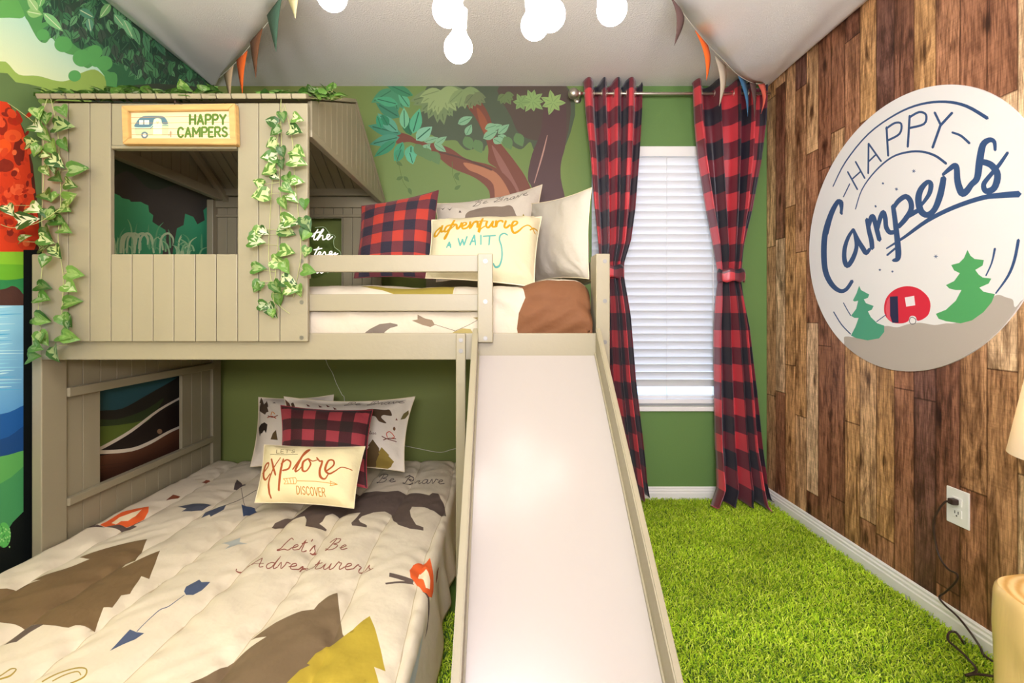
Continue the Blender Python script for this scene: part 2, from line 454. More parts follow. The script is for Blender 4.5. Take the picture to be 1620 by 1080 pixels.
for (cx, cy, n, r, wd, col, ven, a0, a1) in [(1010, 160, 7, 150, 70, '#4a8a63', '#37704d', .3, 3.0), (1290, 180, 13, 190, 78, '#71855a', '#5d7048', .0, PI), (1300, 165, 11, 150, 62, '#8fa26c', '#76895a', .1, PI - .1), (1440, 160, 6, 120, 55, '#7f9462', '#6d8055', 0.2, 2.8),
        (1500, 190, 6, 90, 50, '#6e7a55', '#5d6a49', .2, 2.8), (1985, 240, 7, 75, 38, '#8fab66', '#74905a', 0, 6.2), (1860, 230, 9, 80, 36, '#86a463', '#6f8c55', 0, 6.2),
        (1790, 240, 6, 60, 30, '#7d9a5e', '#67844e', 0, 6.2), (1690, 190, 6, 70, 40, '#677a4d', '#58693f', .2, 2.9)]:
    for k in range(n):
        a = a0 + (a1 - a0) * k / n + R.uniform(-.1, .1)
        x, y = Z('D', [(cx, cy)])[0]; A.leaf(x, y, a if cx < 1700 and a1 < 4 else -a, r / 3.857 * R.uniform(.8, 1.1), wd / 3.857, col, ven)
for (cx, cy, ang, l, wd, col) in [(1050, 330, 2.6, 170, 80, '#3f7f60'), (1040, 250, 2.9, 150, 60, '#4b9d72'), (1110, 270, 2.2, 120, 55, '#5aa67c'), (1130, 200, 2.7, 200, 60, '#40815a'),
        (1060, 430, 2.9, 210, 80, '#43876a'), (1040, 420, 2.4, 170, 70, '#5a9c80'), (1050, 450, -2.9, 190, 70, '#4c9074'), (1030, 470, -2.5, 170, 60, '#3b8a63'), (1070, 480, -2.0, 130, 60, '#459a70'),
        (1120, 440, 1.9, 150, 70, '#2f6e4a'), (1130, 430, 1.3, 160, 75, '#56a87e'), (1150, 470, .7, 130, 80, '#80b694'), (1080, 400, 1.6, 130, 60, '#72b388'), (1120, 500, -1.6, 110, 80, '#5aa880'),
        (1060, 520, -1.9, 90, 60, '#3f8f68'), (1110, 540, -1.3, 80, 60, '#5fae88'), (980, 380, 2.1, 80, 50, '#2f7c58'), (940, 400, 1.9, 90, 40, '#379069')]:
    x, y = Z('D', [(cx, cy)])[0]; A.leaf(x, y, -ang, l / 3.857, wd / 3.857, col, '#2c6247')
for (cx, cy, ang, l, wd) in [(1405, 370, .45, 100, 50), (1455, 440, 1.1, 75, 46), (1200, 480, .3, 90, 42), (1170, 550, .7, 90, 50), (1260, 500, .6, 95, 42), (1260, 490, -.6, 90, 42), (1210, 500, -1.2, 70, 45),
        (1560, 460, .5, 100, 55), (1600, 400, .3, 80, 40), (1570, 400, .3, 80, 50), (1620, 460, -.5, 60, 45), (1650, 430, .7, 90, 45), (1650, 440, -.5, 80, 45)]:
    x, y = Z('D', [(cx, cy)])[0]; A.leaf(x, y, -ang, l / 3.857, wd / 3.857, '#7fab84', '#5b8763')
for pts in ([(1030, 560), (1050, 640), (1070, 720), (1110, 780)], [(1370, 600), (1375, 680), (1400, 740)]):
    A.stroke(Z('D', pts), .8, '#5d7038')
for x, y, a in [(1030, 600, -.6), (1030, 710, .4), (1075, 690, -.8), (1105, 760, -1.2), (1380, 690, .5), (1385, 680, -.9), (1385, 770, .6)]:
    x, y = Z('D', [(x, y)])[0]; A.leaf(x, y, -a, 12, 6, '#566f3d')
# rounded lumps of shade leaves along the canopy's lower edge
for x, y in [(1230, 570), (1280, 590), (1180, 545), (1480, 500), (1540, 520), (1720, 500), (1790, 480)]:
    x, y = Z('D', [(x, y)])[0]; A.leaf(x - 8, y - 14, 1.1, 24, 17, '#5f7f50')
dom = [(XL, 0), (XR, 0), (XR, ZC), (XL, ZC)]
P, T, K = art_geo(dom, .1, back_base, A.L, holes=[[(WX0, WZ0), (WX1, WZ0), (WX1, WZ1), (WX0, WZ1)]])
V = np.c_[P[:, 0], np.full(len(P), YB), P[:, 1]]
# reveal of the window (returns into the wall)
n = len(V); q = [(WX0, WZ0), (WX1, WZ0), (WX1, WZ1), (WX0, WZ1)]
RV = [(x, YB, z) for x, z in q] + [(x, YB + .1, z) for x, z in q]
RT = [(0, 4, 5, 1), (1, 5, 6, 2), (2, 6, 7, 3), (3, 7, 4, 0)]
T4 = np.array([[n + a, n + b, n + c] for f in RT for a, b, c in ((f[0], f[1], f[2]), (f[0], f[2], f[3]))])
V = np.vstack([V, RV]); K = np.concatenate([K, np.broadcast_to(np.array(lin('#e8e6df')), (len(T4), 3, 3))]); T = np.vstack([T, T4])
struct(np_mesh('wall_back', V, T, M_wall, colors=K, smooth=False))

# ---- left wall with the painted camp, lake and trees
def c_left(P):
    s = (VX - P[:, 0]) / -XL; return np.c_[F / s, CH + (VY - P[:, 1]) / s]
A = Art(c_left)
def sky(P): 
    a = np.array(lin('#f0f2b4')); b = np.array(lin('#a9e6da')); t = np.clip((P[:, 1] - 1.9) / .35, 0, 1)[:, None]; return a + (b - a) * t
A.poly([(-60, 95), (0, 97), (12, 100), (30, 118), (60, 120), (90, 128), (108, 127), (125, 117), (150, 110), (170, 125), (200, 150), (338, 150), (338, 420), (-60, 420)], '#9dbb5a', True)
A.poly([(-60, 120), (0, 115), (12, 116), (25, 130), (45, 133), (66, 138), (60, 160), (80, 180), (300, 180), (338, 420), (-60, 420)], '#667f4a')
# canopy
A.poly([(-60, -60), (45, -60), (60, -10), (40, 25), (15, 28), (-60, 20)], '#6ab35c', True)
A.poly([(30, -40), (190, -60), (345, 130), (345, 160), (190, 160), (165, 120), (150, 104), (138, 108), (125, 98), (126, 88), (110, 86), (95, 78), (82, 60), (72, 68), (60, 62), (45, 35), (38, 20)], '#5da35a', True)
A.poly([(60, -40), (190, -60), (345, 130), (345, 160), (200, 158), (185, 118), (170, 112), (155, 88), (150, 70), (128, 78), (105, 60), (85, 50), (70, 20)], '#3c7049', True)
A.poly([(100, -40), (190, -60), (345, 130), (345, 155), (260, 155), (215, 110), (190, 100), (160, 70), (120, 55), (100, 30), (90, 0)], '#39513f', True)
gr = ['#3f6b4a', '#4a8257', '#2f4f3c', '#5b9462', '#47594a', '#6fa873', '#365443']
RL = random.Random(3)
for i in range(330):
    t = RL.random(); e = RL.random()
    x = 70 + t * 262; yt = -60 + (x - 110) * .80 if x > 110 else -60
    yb = 30 + (x - 60) * .52
    y = yt + (yb - yt) * e ** .8
    g = gr[RL.randrange(7)]
    sz = RL.uniform(12, 26) * (1.25 - t * .55)
    A.leaf(x, y, RL.uniform(.7, 2.4), sz, sz * .5, g, '#2c4535' if g not in ('#2f4f3c', '#365443') else '#4f7a5a')
for (x, y, a, l, wd, c) in [(42, 18, .2, 26, 16, '#9ad07c'), (60, 18, -2.2, 30, 14, '#a7d68a'), (68, 20, .75, 44, 15, '#8ccf86'), (62, 12, -1.3, 28, 12, '#7cc070'), (175, 5, 2.2, 30, 14, '#86c07a'), (180, 22, .9, 34, 13, '#7fc088'),
        (195, 30, 1.1, 36, 13, '#8ccf92'), (210, 42, 1.2, 32, 12, '#74b27c'), (228, 55, 1.3, 30, 11, '#5f9a6c'), (245, 62, 1.0, 32, 10, '#4f8360'), (125, 15, .5, 28, 14, '#5d9a78'), (140, 28, 1.4, 24, 12, '#6aa483'),
        (290, 95, .9, 24, 10, '#4d8a5b'), (300, 110, 1.6, 20, 10, '#5c9c68'), (270, 98, 1.6, 22, 9, '#548c5c')]:
    A.leaf(x, y, a, l, wd, c, '#e0f0bf' if y < 40 else '#3f6b4a')
for (x, y, r) in [(130, 92, 15), (152, 98, 9), (100, 70, 14), (118, 120, 10), (68, 55, 10), (150, 82, 12), (165, 100, 13)]:
    A.ell(x, y, r, r * .9, '#63b060')
# behind the house window: dark woods with bushes and grass
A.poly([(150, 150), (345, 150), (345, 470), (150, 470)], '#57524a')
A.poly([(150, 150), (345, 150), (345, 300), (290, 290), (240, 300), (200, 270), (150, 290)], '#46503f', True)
A.poly(Z('B', [(560, 190), (683, 170), (730, 190), (745, 205), (790, 215), (800, 228), (860, 228), (880, 240), (905, 250), (910, 290), (935, 310), (930, 350), (960, 370), (1010, 400), (1015, 440), (980, 600), (560, 600)]),
       grad('#379a66', '#62d092', 1, 1.30, 1.62), False)
A.poly(Z('B', [(1050, 560), (1070, 440), (1080, 390), (1120, 370), (1130, 300), (1180, 320), (1205, 365), (1250, 340), (1240, 280), (1290, 235), (1300, 250), (1300, 560)]), grad('#1f7a50', '#52c08a', 1, 1.30, 1.6), False)
for i in range(46):
    bx = RL.uniform(640, 1240); by = RL.uniform(500, 560); hh = RL.uniform(40, 170) * (1.1 if bx < 950 else .7); le = RL.uniform(-60, 60)
    A.stroke(Z('B', [(bx, by), (bx + le * .3, by - hh * .7), (bx + le, by - hh)]), [3.2, 2.4, .6], RL.choice(['#d4f4c0', '#a4e2a4', '#7cca90', '#b4e8b0']))
for i in range(8):
    bx = RL.uniform(680, 980); A.stroke(Z('B', [(bx, 540), (bx + 10, 450), (bx + 50, 420), (bx + 80, 450), (bx + 80, 490)]), [2.4, 3.6, 3.4, 2.8, .8], '#dcf6c8')
# red tent at the far left
A.poly([(-80, 160), (0, 160), (16, 166), (38, 205), (52, 260), (60, 330), (64, 400), (-80, 400)], '#5a2a1c', False)
A.poly([(-80, 165), (2, 160), (18, 172), (34, 200), (44, 235), (50, 290), (54, 395), (-80, 395)], '#d8401c', True)
for (x, y, rx, ry, c) in [(4, 200, 8, 14, '#9a2a16'), (24, 190, 12, 8, '#b23218'), (30, 240, 9, 22, '#7a2718'), (8, 262, 14, 10, '#8f2d1a'), (28, 300, 12, 9, '#f06436'), (12, 330, 16, 14, '#ee5a30'), (36, 340, 8, 20, '#8a2c18'), (6, 232, 12, 12, '#f25a1e'), (20, 376, 14, 8, '#c43c1e'), (20, 215, 14, 10, '#ee5a28')]:
    A.ell(x, y, rx, ry, c)
for i in range(70):
    A.ell(RL.uniform(-6, 50), RL.uniform(175, 394), RL.uniform(2, 7), RL.uniform(2, 9), RL.choice(['#b52e18', '#e8552c', '#f4713c', '#8a2a1a', '#c93a1c', '#e04a22']), 8, RL.uniform(0, 3))
# below: meadow, mound, lake, shore
A.poly([(-80, 398), (60, 398), (60, 460), (-80, 460)], '#8cc832')
A.poly([(-80, 425), (20, 418), (60, 428), (60, 470), (-80, 470)], '#6fb62e', True)
A.poly([(-80, 440), (10, 443), (60, 440), (60, 480), (-80, 480)], '#338a4c', True)
A.poly([(-80, 462), (0, 458), (20, 452), (34, 462), (38, 485), (-80, 485)], '#54372c', True)
A.poly([(-80, 483), (100, 483), (100, 900), (-80, 900)], grad('#2a7ec2', '#9ddcec', 1, .62, 1.12))
for k in range(26):
    y = 486 + k * 5.2 + RL.uniform(-1, 1); x0 = RL.uniform(-70, -5); x1 = RL.uniform(10, 40)
    A.stroke([(x0, y + 3), ((x0 + x1) / 2, y + 1), (x1, y)], [.5, RL.uniform(1.4, 2.8), .5], RL.choice(['#c8eef2', '#8fd4e6', '#55b4da', '#b5e6ee']))
A.poly([(-80, 650), (0, 655), (40, 640), (60, 640), (60, 760), (-80, 760)], '#1f5c9c', True)
A.poly([(-80, 690), (0, 695), (40, 672), (60, 670), (60, 760), (-80, 760)], '#1c4a80', True)
A.poly([(-80, 730), (0, 722), (40, 712), (70, 712), (70, 900), (-80, 900)], '#5fae58', True)
A.poly([(-80, 770), (0, 765), (60, 735), (60, 900), (-80, 900)], '#47985a', True)
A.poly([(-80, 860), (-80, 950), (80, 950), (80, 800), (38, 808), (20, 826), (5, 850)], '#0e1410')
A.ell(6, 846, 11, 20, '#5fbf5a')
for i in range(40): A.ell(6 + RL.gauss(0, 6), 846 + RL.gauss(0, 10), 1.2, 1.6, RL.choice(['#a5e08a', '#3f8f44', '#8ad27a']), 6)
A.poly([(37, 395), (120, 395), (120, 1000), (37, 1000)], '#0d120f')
# canoe seen through the lower window
A.poly(Z('C', [(330, 180), (940, 180), (940, 800), (330, 800)]), '#241a14')
A.poly(Z('C', [(330, 180), (860, 180), (760, 260), (640, 330), (520, 400), (430, 430), (330, 440)]), grad('#1d3b3c', '#2f5b63', 1, .55, .8), True)
A.poly(Z('C', [(400, 420), (520, 395), (640, 330), (780, 255), (900, 200), (900, 330), (700, 400), (540, 500), (400, 580)]), '#27231b', True)
A.poly(Z('C', [(400, 450), (520, 455), (620, 430), (640, 440), (540, 500), (400, 580)]), '#5c6e28', True)
A.poly(Z('C', [(400, 440), (500, 440), (620, 400), (700, 350), (640, 430), (540, 460), (400, 470)]), '#33401f', True)
A.poly(Z('C', [(400, 600), (560, 575), (680, 525), (800, 460), (900, 400), (900, 800), (400, 800)]), grad('#2b1711', '#7a4a2c', 1, .36, .56))
for k in range(7): A.stroke(Z('C', [(400, 640 + k * 18), (560, 620 + k * 14), (700, 565 + k * 10), (850, 480 + k * 8)]), .8, '#472a1b')
A.stroke(Z('C', [(380, 585), (448, 555), (560, 490), (680, 400), (795, 335), (900, 270)]), [5, 5, 4.5, 3.6, 3, 3], '#d9cdb6')
A.stroke(Z('C', [(380, 578), (448, 580), (560, 570), (640, 540), (720, 495), (795, 460), (900, 400)]), [6, 6, 5.5, 5, 4, 3.4, 3], '#e0d4bb')
A.ell(*Z('C', [(682, 492)])[0], 4, 4, '#9b7a5a')
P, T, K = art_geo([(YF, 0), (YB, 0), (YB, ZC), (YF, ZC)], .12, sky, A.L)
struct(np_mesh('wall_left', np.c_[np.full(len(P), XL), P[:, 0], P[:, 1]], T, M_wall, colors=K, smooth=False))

# ---- right wall: wallpaper of reclaimed planks
def plank_mat():
    m = bpy.data.materials.new('reclaimed_plank_paper'); m.use_nodes = True
    b = m.node_tree.nodes['Principled BSDF']; L = m.node_tree.links
    b.inputs['Roughness'].default_value = .42; b.inputs['Specular IOR Level'].default_value = .4
    tcn = nd(m, 'ShaderNodeNewGeometry'); s = nd(m, 'ShaderNodeSeparateXYZ'); L.new(tcn.outputs['Position'], s.inputs[0])
    def mth(op, a, b_=None, c=None):
        n = nd(m, 'ShaderNodeMath', operation=op)
        for i, v in enumerate((a, b_, c)):
            if v is None: continue
            if isinstance(v, (int, float)): n.inputs[i].default_value = v
            else: L.new(v, n.inputs[i])
        return n.outputs[0]
    def wn(a, b_=0.0):
        c = nd(m, 'ShaderNodeCombineXYZ')
        for i, v in enumerate((a, b_)):
            if isinstance(v, (int, float)): c.inputs[i].default_value = v
            else: L.new(v, c.inputs[i])
        n = nd(m, 'ShaderNodeTexWhiteNoise', noise_dimensions='3D'); L.new(c.outputs[0], n.inputs[0]); return n.outputs['Value']
    yy = mth('DIVIDE', s.outputs['Y'], .092); row = mth('FLOOR', yy); fr = mth('FRACT', yy)
    rr = wn(row, 3.3)
    zz = mth('ADD', mth('DIVIDE', s.outputs['Z'], .86), mth('MULTIPLY', rr, 7.0)); idz = mth('FLOOR', zz); fz = mth('FRACT', zz)
    idv = wn(row, idz)
    ramp = nd(m, 'ShaderNodeValToRGB'); L.new(idv, ramp.inputs[0]); ramp.color_ramp.interpolation = 'CONSTANT'
    cols = ['#b07c5a', '#d2a678', '#8c5e48', '#bc8c64', '#deb990', '#9d6b4e', '#cb9a66', '#7d5648']
    el = ramp.color_ramp.elements; el[0].color = (*lin(cols[0]), 1); el[0].position = 0; el[1].position = 1 / 8; el[1].color = (*lin(cols[1]), 1)
    for i in range(2, 8):
        e = el.new(i / 8); e.color = (*lin(cols[i]), 1)
    # grain and dark weathering, both stretched along the plank
    def nz(sy, sz, det, scale=1, dist=0, idmul=9.0):
        c = nd(m, 'ShaderNodeCombineXYZ')
        L.new(mth('MULTIPLY', s.outputs['Y'], sy), c.inputs[0]); L.new(mth('MULTIPLY', s.outputs['Z'], sz), c.inputs[1]); L.new(mth('MULTIPLY', idv, idmul), c.inputs[2])
        n = nd(m, 'ShaderNodeTexNoise'); n.inputs['Scale'].default_value = scale; n.inputs['Detail'].default_value = det; n.inputs['Distortion'].default_value = dist; n.inputs['Roughness'].default_value = .65
        L.new(c.outputs[0], n.inputs[0]); return n.outputs[0]
    g1 = nz(110, 7, 6, dist=1.2); g2 = nz(17, 2.6, 5, dist=1.2, idmul=30)
    def rampf(f, p0, p1, v0, v1):
        r = nd(m, 'ShaderNodeMapRange'); r.clamp = True
        L.new(f, r.inputs[0])
        for i, v in enumerate((p0, p1, v0, v1)): r.inputs[i + 1].default_value = v
        return r.outputs[0]
    k1 = rampf(g1, .40, .58, .55, 1.12); k2 = rampf(g2, .36, .55, .46, 1.18)
    # knots
    c = nd(m, 'ShaderNodeCombineXYZ'); L.new(mth('MULTIPLY', s.outputs['Y'], 11.0), c.inputs[0]); L.new(mth('MULTIPLY', s.outputs['Z'], 5.0), c.inputs[1]); L.new(idv, c.inputs[2])
    vo = nd(m, 'ShaderNodeTexVoronoi'); vo.inputs['Scale'].default_value = 1.0; L.new(c.outputs[0], vo.inputs[0])
    kd = mth('ADD', vo.outputs['Distance'], mth('MULTIPLY', mth('SUBTRACT', g2, .5), .35)); k3 = rampf(kd, .07, .24, .3, 1.0)
    edge = mth('MINIMUM', fr, mth('SUBTRACT', 1.0, fr)); k4 = rampf(edge, .01, .05, .42, 1.0)
    e2 = mth('MINIMUM', fz, mth('SUBTRACT', 1.0, fz)); k5 = rampf(e2, .0008, .005, .35, 1.0)
    g3 = nz(46, 16, 3, dist=.4, idmul=50); k6 = rampf(g3, .36, .52, .78, 1.05)
    sw_ = nz(9, 190, 2, dist=.3, idmul=17); k7 = rampf(sw_, .38, .52, .92, 1.03)
    k = mth('MULTIPLY', mth('MULTIPLY', k1, k2), mth('MULTIPLY', mth('MULTIPLY', k3, k4), mth('MULTIPLY', k5, mth('MULTIPLY', k6, k7))))
    mx = nd(m, 'ShaderNodeMix', data_type='RGBA', blend_type='MULTIPLY'); mx.inputs[0].default_value = 1
    cc = nd(m, 'ShaderNodeCombineColor')
    L.new(k, cc.inputs[0]); L.new(mth('POWER', k, 1.12), cc.inputs[1]); L.new(mth('POWER', k, 1.2), cc.inputs[2])
    L.new(ramp.outputs[0], mx.inputs[6]); L.new(cc.outputs[0], mx.inputs[7]); L.new(mx.outputs[2], b.inputs['Base Color'])
    bp = nd(m, 'ShaderNodeBump'); bp.inputs['Strength'].default_value = .12; bp.inputs['Distance'].default_value = .004; L.new(g1, bp.inputs['Height']); L.new(bp.outputs[0], b.inputs['Normal'])
    return m
struct(MB().box(XR, XR + .08, YF, YB + .1, 0, ZC, 0).build('wall_right', plank_mat()))

# ---- baseboards: stepped profile
def baseboard(name, a, b, nrm):
    a, b, nrm = Vector(a), Vector(b), Vector(nrm)
    pr = [(0, 0), (.014, 0), (.014, .045), (.011, .05), (.011, .06), (.007, .066), (.007, .074), (.003, .08), (0, .08)]
    m = MB(); m.prism([a + nrm * x + Vector((0, 0, z)) for x, z in pr], b - a); struct(m.build(name, M_white))
baseboard('baseboard_right', (XR, YF, 0), (XR, YB, 0), (-1, 0, 0))
baseboard('baseboard_back', (XL, YB, 0), (XR - .014, YB, 0), (0, -1, 0))

# ---- window behind the blind, daylight outside
m = MB()
for (x0, x1, z0, z1) in [(WX0, WX0 + .045, WZ0, WZ1), (WX1 - .045, WX1, WZ0, WZ1), (WX0 + .045, WX1 - .045, WZ0, WZ0 + .05), (WX0 + .045, WX1 - .045, WZ1 - .05, WZ1), (WX0 + .045, WX1 - .045, 1.29, 1.33)]:
    m.box(x0, x1, YB + .07, YB + .11, z0, z1, .003)
wo = struct(m.build('window_1', M_white))
sill = MB().box(WX0 - .03, WX1 + .03, YB - .022, YB + .0, WZ0 - .028, WZ0 - .001, .004).build('window_sill', M_white, wo)
gm = mat('window_glass', '#ffffff', 0); gb = gm.node_tree.nodes['Principled BSDF']; gb.inputs['Transmission Weight'].default_value = 1; gb.inputs['IOR'].default_value = 1.05
MB().box(WX0 + .04, WX1 - .04, YB + .088, YB + .092, WZ0 + .04, WZ1 - .04, 0).build('window_pane', gm, wo)

# ---- blind
M_slat = mat('white_blind_vinyl', '#f6f5f2', .5)
out = M_slat.node_tree.nodes['Material Output']; tr = nd(M_slat, 'ShaderNodeBsdfTranslucent'); mx = nd(M_slat, 'ShaderNodeMixShader'); mx.inputs[0].default_value = .09
tr.inputs[0].default_value = (.95, .97, 1, 1)
M_slat.node_tree.links.new(M_slat.node_tree.nodes['Principled BSDF'].outputs[0], mx.inputs[1]); M_slat.node_tree.links.new(tr.outputs[0], mx.inputs[2]); M_slat.node_tree.links.new(mx.outputs[0], out.inputs[0])
bl = thing('window_blind', ((WX0 + WX1) / 2, YB, WZ0), 'white horizontal slat blind closed over the window between the plaid curtains', 'blind')
m = MB(); z = WZ1 - .085; zs = []
while z > WZ0 + .10:
    zs.append(z); z -= .0452
yb = YB + .024
for z in zs:
    a = math.radians(50)
    Mx = Matrix.Translation((0, yb, z)) @ Matrix.Rotation(-a, 4, 'X')
    # gently crowned slat
    n = 6; pts = []
    for k in range(n + 1):
        t = -1 + 2 * k / n; pts.append((t * .0300, .003 * (1 - t * t)))
    loopp = [Mx @ Vector((WX0 + .006, p, q)) for p, q in pts] + [Mx @ Vector((WX0 + .006, p, q - .0025)) for p, q in pts[::-1]]
    m.prism(loopp, (WX1 - WX0 - .012, 0, 0))
m.build('slats', M_slat, bl)
MB().box(WX0 + .003, WX1 - .003, YB - .018, YB + .05, WZ1 - .062, WZ1 - .002, .004).build('head_rail', M_white, bl)
MB().box(WX0 + .006, WX1 - .006, YB + .003, YB + .05, WZ0 + .012, WZ0 + .04, .006).build('bottom_rail', M_slat, bl)
for x in (at(1055, 400, YB).x, WX0 + .16, WX1 - .12):
    MB().tube([(x, YB + .001, WZ1 - .06), (x, YB + .001, WZ0 + .03)], .0009, 6).build('lift_cord', M_white, bl)
x = at(1127, 400, YB).x
MB().tube([(x, YB - .012, WZ1 - .06), (x, YB - .012, 1.2), (x, YB - .012, .80)], .0015, 6).build('pull_cord', M_white, bl)
# ================================================================== THE BUNK BED
YFR = F / 451                # front plane of the frame
YPN = F / 457                # face of the house front
YBK = 2.79                   # back plane
def X1(x): return (x - VX) / 451
def Z1(y): return CH + (VY - y) / 451
def X2(x): return (x - VX) / 457
def Z2(y): return CH + (VY - y) / 457
bed = thing('bunk_bed', (-.63, 2.2, 0), 'greige painted wooden bunk bed with house front, roof and guard rails', 'bunk bed')
XP0, XP1 = X1(50), X1(66)
YP = YFR + .10
def part(name, *boxes, mat_=None, parent=None, bev=.003):
    m = MB()
    for b in boxes: m.box(*b, bev)
    return m.build(name, mat_ or M_bed, parent or bed)
TOPZ = Z1(402)
part('post', (XP0, XP1, YFR, YP, 0, TOPZ))
XR0, XR1 = X1(943), X1(965)
part('post', (XR0, XR1, YFR, YP, .009, Z1(401)))
part('post', (XP0, XP1, YBK - .08, YBK, 0, 1.74))
part('post', (XR0, XR1, YBK - .09, YBK, .009, TOPZ))
BZ0, BZ1 = Z1(569), Z1(527)
part('front_beam', (XP1 - .002, XR0 + .002, YFR, YFR + .03, BZ0, BZ1))
part('back_beam', (XP1 - .002, XR0 + .002, YBK - .03, YBK, BZ0, BZ1))
part('side_beam', (XP0 + .004, XP0 + .03, YP, YBK - .08, BZ0, BZ1))
part('side_beam', (XR0 + .01, XR1 - .004, YP, YBK - .08, BZ0, BZ1))
part('support_post', (X1(722), X1(737), YFR - .02, YFR - .001, .009, Z1(527)))
part('support_post', (X1(722), X1(737), YBK - .06, YBK - .031, .009, BZ0))
m = MB()
for k in range(11):
    y = YFR + .05 + k * (YBK - YFR - .12) / 10.5
    m.box(XP1, XR0, y, y + .07, BZ0 + .02, BZ0 + .038, .002)
m.build('slat_base', M_bed, bed)
# guard rails and short guard post
GX0 = X1(484)
for y0, y1 in ((403, 430), (465, 492)):
    part('guard_rail', (GX0, X1(757), YFR, YFR + .02, Z1(y1), Z1(y0)))
part('guard_post', (X1(756), X1(780), YFR - .024, YFR - .001, Z1(541), Z1(402)))
for z in (TOPZ - .085, TOPZ - .26):
    part('end_rail', (XR0 + .008, XR1 - .012, YP, YBK - .09, z, z + .075))
for y0, y1 in ((405, 440), (465, 500)):
    part('back_rail', (X1(600) , XR0, YBK - .02, YBK, Z1(y1), Z1(y0)))
# house front: planks, a window opening and the header above it
def planks(m, xs, z0, z1, y0=YPN, y1=YPN + .018):
    for a, b in zip(xs[:-1], xs[1:]): m.box(a + .0011, b - .0011, y0, y1, z0, z1, .0018)
fp = MB()
PT, PB = Z2(163), Z2(540)
planks(fp, [X2(v) for v in (65, 108, 142, 175.5)], PB, PT)
planks(fp, [X2(v) for v in (375.7, 409, 442.6, 487)], PB, PT)
planks(fp, [X2(v) for v in (175.5, 208.7, 242, 275, 309, 342, 375.7)], PB, Z2(402))
fp.box(X2(70), X2(482), YPN + .0175, YPN + .021, PB + .003, Z2(404), 0)
fp.box(X2(70), X2(173), YPN + .0175, YPN + .021, Z2(404), PT, 0)
fp.box(X2(378), X2(482), YPN + .0175, YPN + .021, Z2(404), PT, 0)
house = fp.build('house_front', M_bed, bed)
part('window_header', (X2(176), X2(375.5), YPN + .001, YPN + .021, Z2(230), PT))
part('window_cap', (X2(177), X2(375), YPN - .004, YPN + .024, Z2(231) - .010, Z2(230) - .001))
part('panel_rail', (X2(66), X2(486), YPN + .0215, YPN + .035, Z2(440), Z2(412)))
# roof: two slopes of planks from the eaves to the ridge
RX0, RX1 = -1.585, X2(487) + .004
Yr, Zr = 2.235, 2.075
Ye, Ze = YPN - .02, Z2(160)
Yb_, Zb = 2.80, 1.745
def slope(name, ya, za, yb, zb, nrm):
    m = MB(); L_ = math.hypot(yb - ya, zb - za); n = 23
    d = Vector((0, (yb - ya) / L_, (zb - za) / L_)); nv = Vector((0, -d.z, d.y)) * nrm
    x = RX0; wv = (RX1 - RX0) / 18
    for k in range(18):
        p = Vector((x + .0015, ya, za)); q = p + d * L_
        m.prism([p, q, q + nv * .016, p + nv * .016], (wv - .003, 0, 0), .0015); x += wv
    return m.build(name, M_bed, bed)
slope('roof_slope', Ye, Ze, Yr, Zr, 1)
slope('roof_slope', Yb_, Zb, Yr, Zr, -1)
# gable ends
def gable(x0, x1):
    zb = 1.75; m = MB(); n = 16; y = YPN + .04; dy = (2.775 - y) / n
    def top(y): return (Ze + (Zr - Ze) * (y - Ye) / (Yr - Ye) if y < Yr else Zr + (Zb - Zr) * (y - Yr) / (Yb_ - Yr)) - .006
    for k in range(n):
        a, b = y + k * dy + .0012, y + (k + 1) * dy - .0012
        ta, tb = max(top(a), zb + .004), max(top(b), zb + .004)
        pts = [(x0, a, zb), (x0, b, zb), (x0, b, tb), (x0, a, ta)]
        if a < Yr < b: pts = [(x0, a, zb), (x0, b, zb), (x0, b, tb), (x0, Yr, Zr - .006), (x0, a, ta)]
        m.prism(pts, (x1 - x0, 0, 0), .0012)
    g = m.build('gable', M_bed, bed)
    return g
gable(RX1 - .022, RX1 - .006)
part('gable_rail', (RX1 - .026, RX1 - .001, YPN + .03, 2.775, 1.722, 1.749))
gable(-1.58, -1.566)
part('gable_rail', (-1.585, -1.55, YPN + .03, YBK - .08, 1.735, 1.78))
# rafters under the back slope
for x in (-1.56,):
    d = Vector((0, Yb_ - Yr, Zb - Zr)).normalized(); nv = Vector((0, d.z, -d.y))
    p = Vector((x, Yr, Zr - .02)); q = p + d * .62
    MB().prism([p, q, q + Vector((0, 0, -.035)), p + Vector((0, 0, -.035))], (.03, 0, 0), .002).build('rafter', M_bed, bed)
part('ridge_beam', (-1.563, RX1 - .03, Yr - .01, Yr + .01, Zr - .06, Zr - .018))
# house back wall with its own opening
bx0, bx1 = XP1, RX1 - .012
ox0, ox1 = (470 - VX) / 278, (540 - VX) / 278
oz1 = CH + (VY - 345) / 278; oz0 = 1.16
YH = F / 278
m = MB()
n = 17; wv = (bx1 - bx0) / n
for k in range(n):
    a, b = bx0 + k * wv + .001, bx0 + (k + 1) * wv - .001
    cuts = [(1.0, 1.72)]
    if b > ox0 and a < ox1:
        if a < ox0 < b: m.box(a, ox0, YH, YH + .016, oz0, oz1, .0015)
        if a < ox1 < b: m.box(ox1, b, YH, YH + .016, oz0, oz1, .0015)
        cuts = [(1.0, oz0), (oz1, 1.72)]
    for z0, z1 in cuts: m.box(a, b, YH, YH + .016, z0, z1, .0015)
m.build('house_back', M_bed, bed)
part('back_panel_rail', (bx0, bx1, YH - .016, YH - .001, oz1 + .004, oz1 + .018))
part('back_panel_rail', (bx0, bx1, YH - .02, YH - .001, 1.70, 1.76))
part('back_eave_rail', (bx0, bx1, YH - .045, YH - .021, 1.762, 1.80))
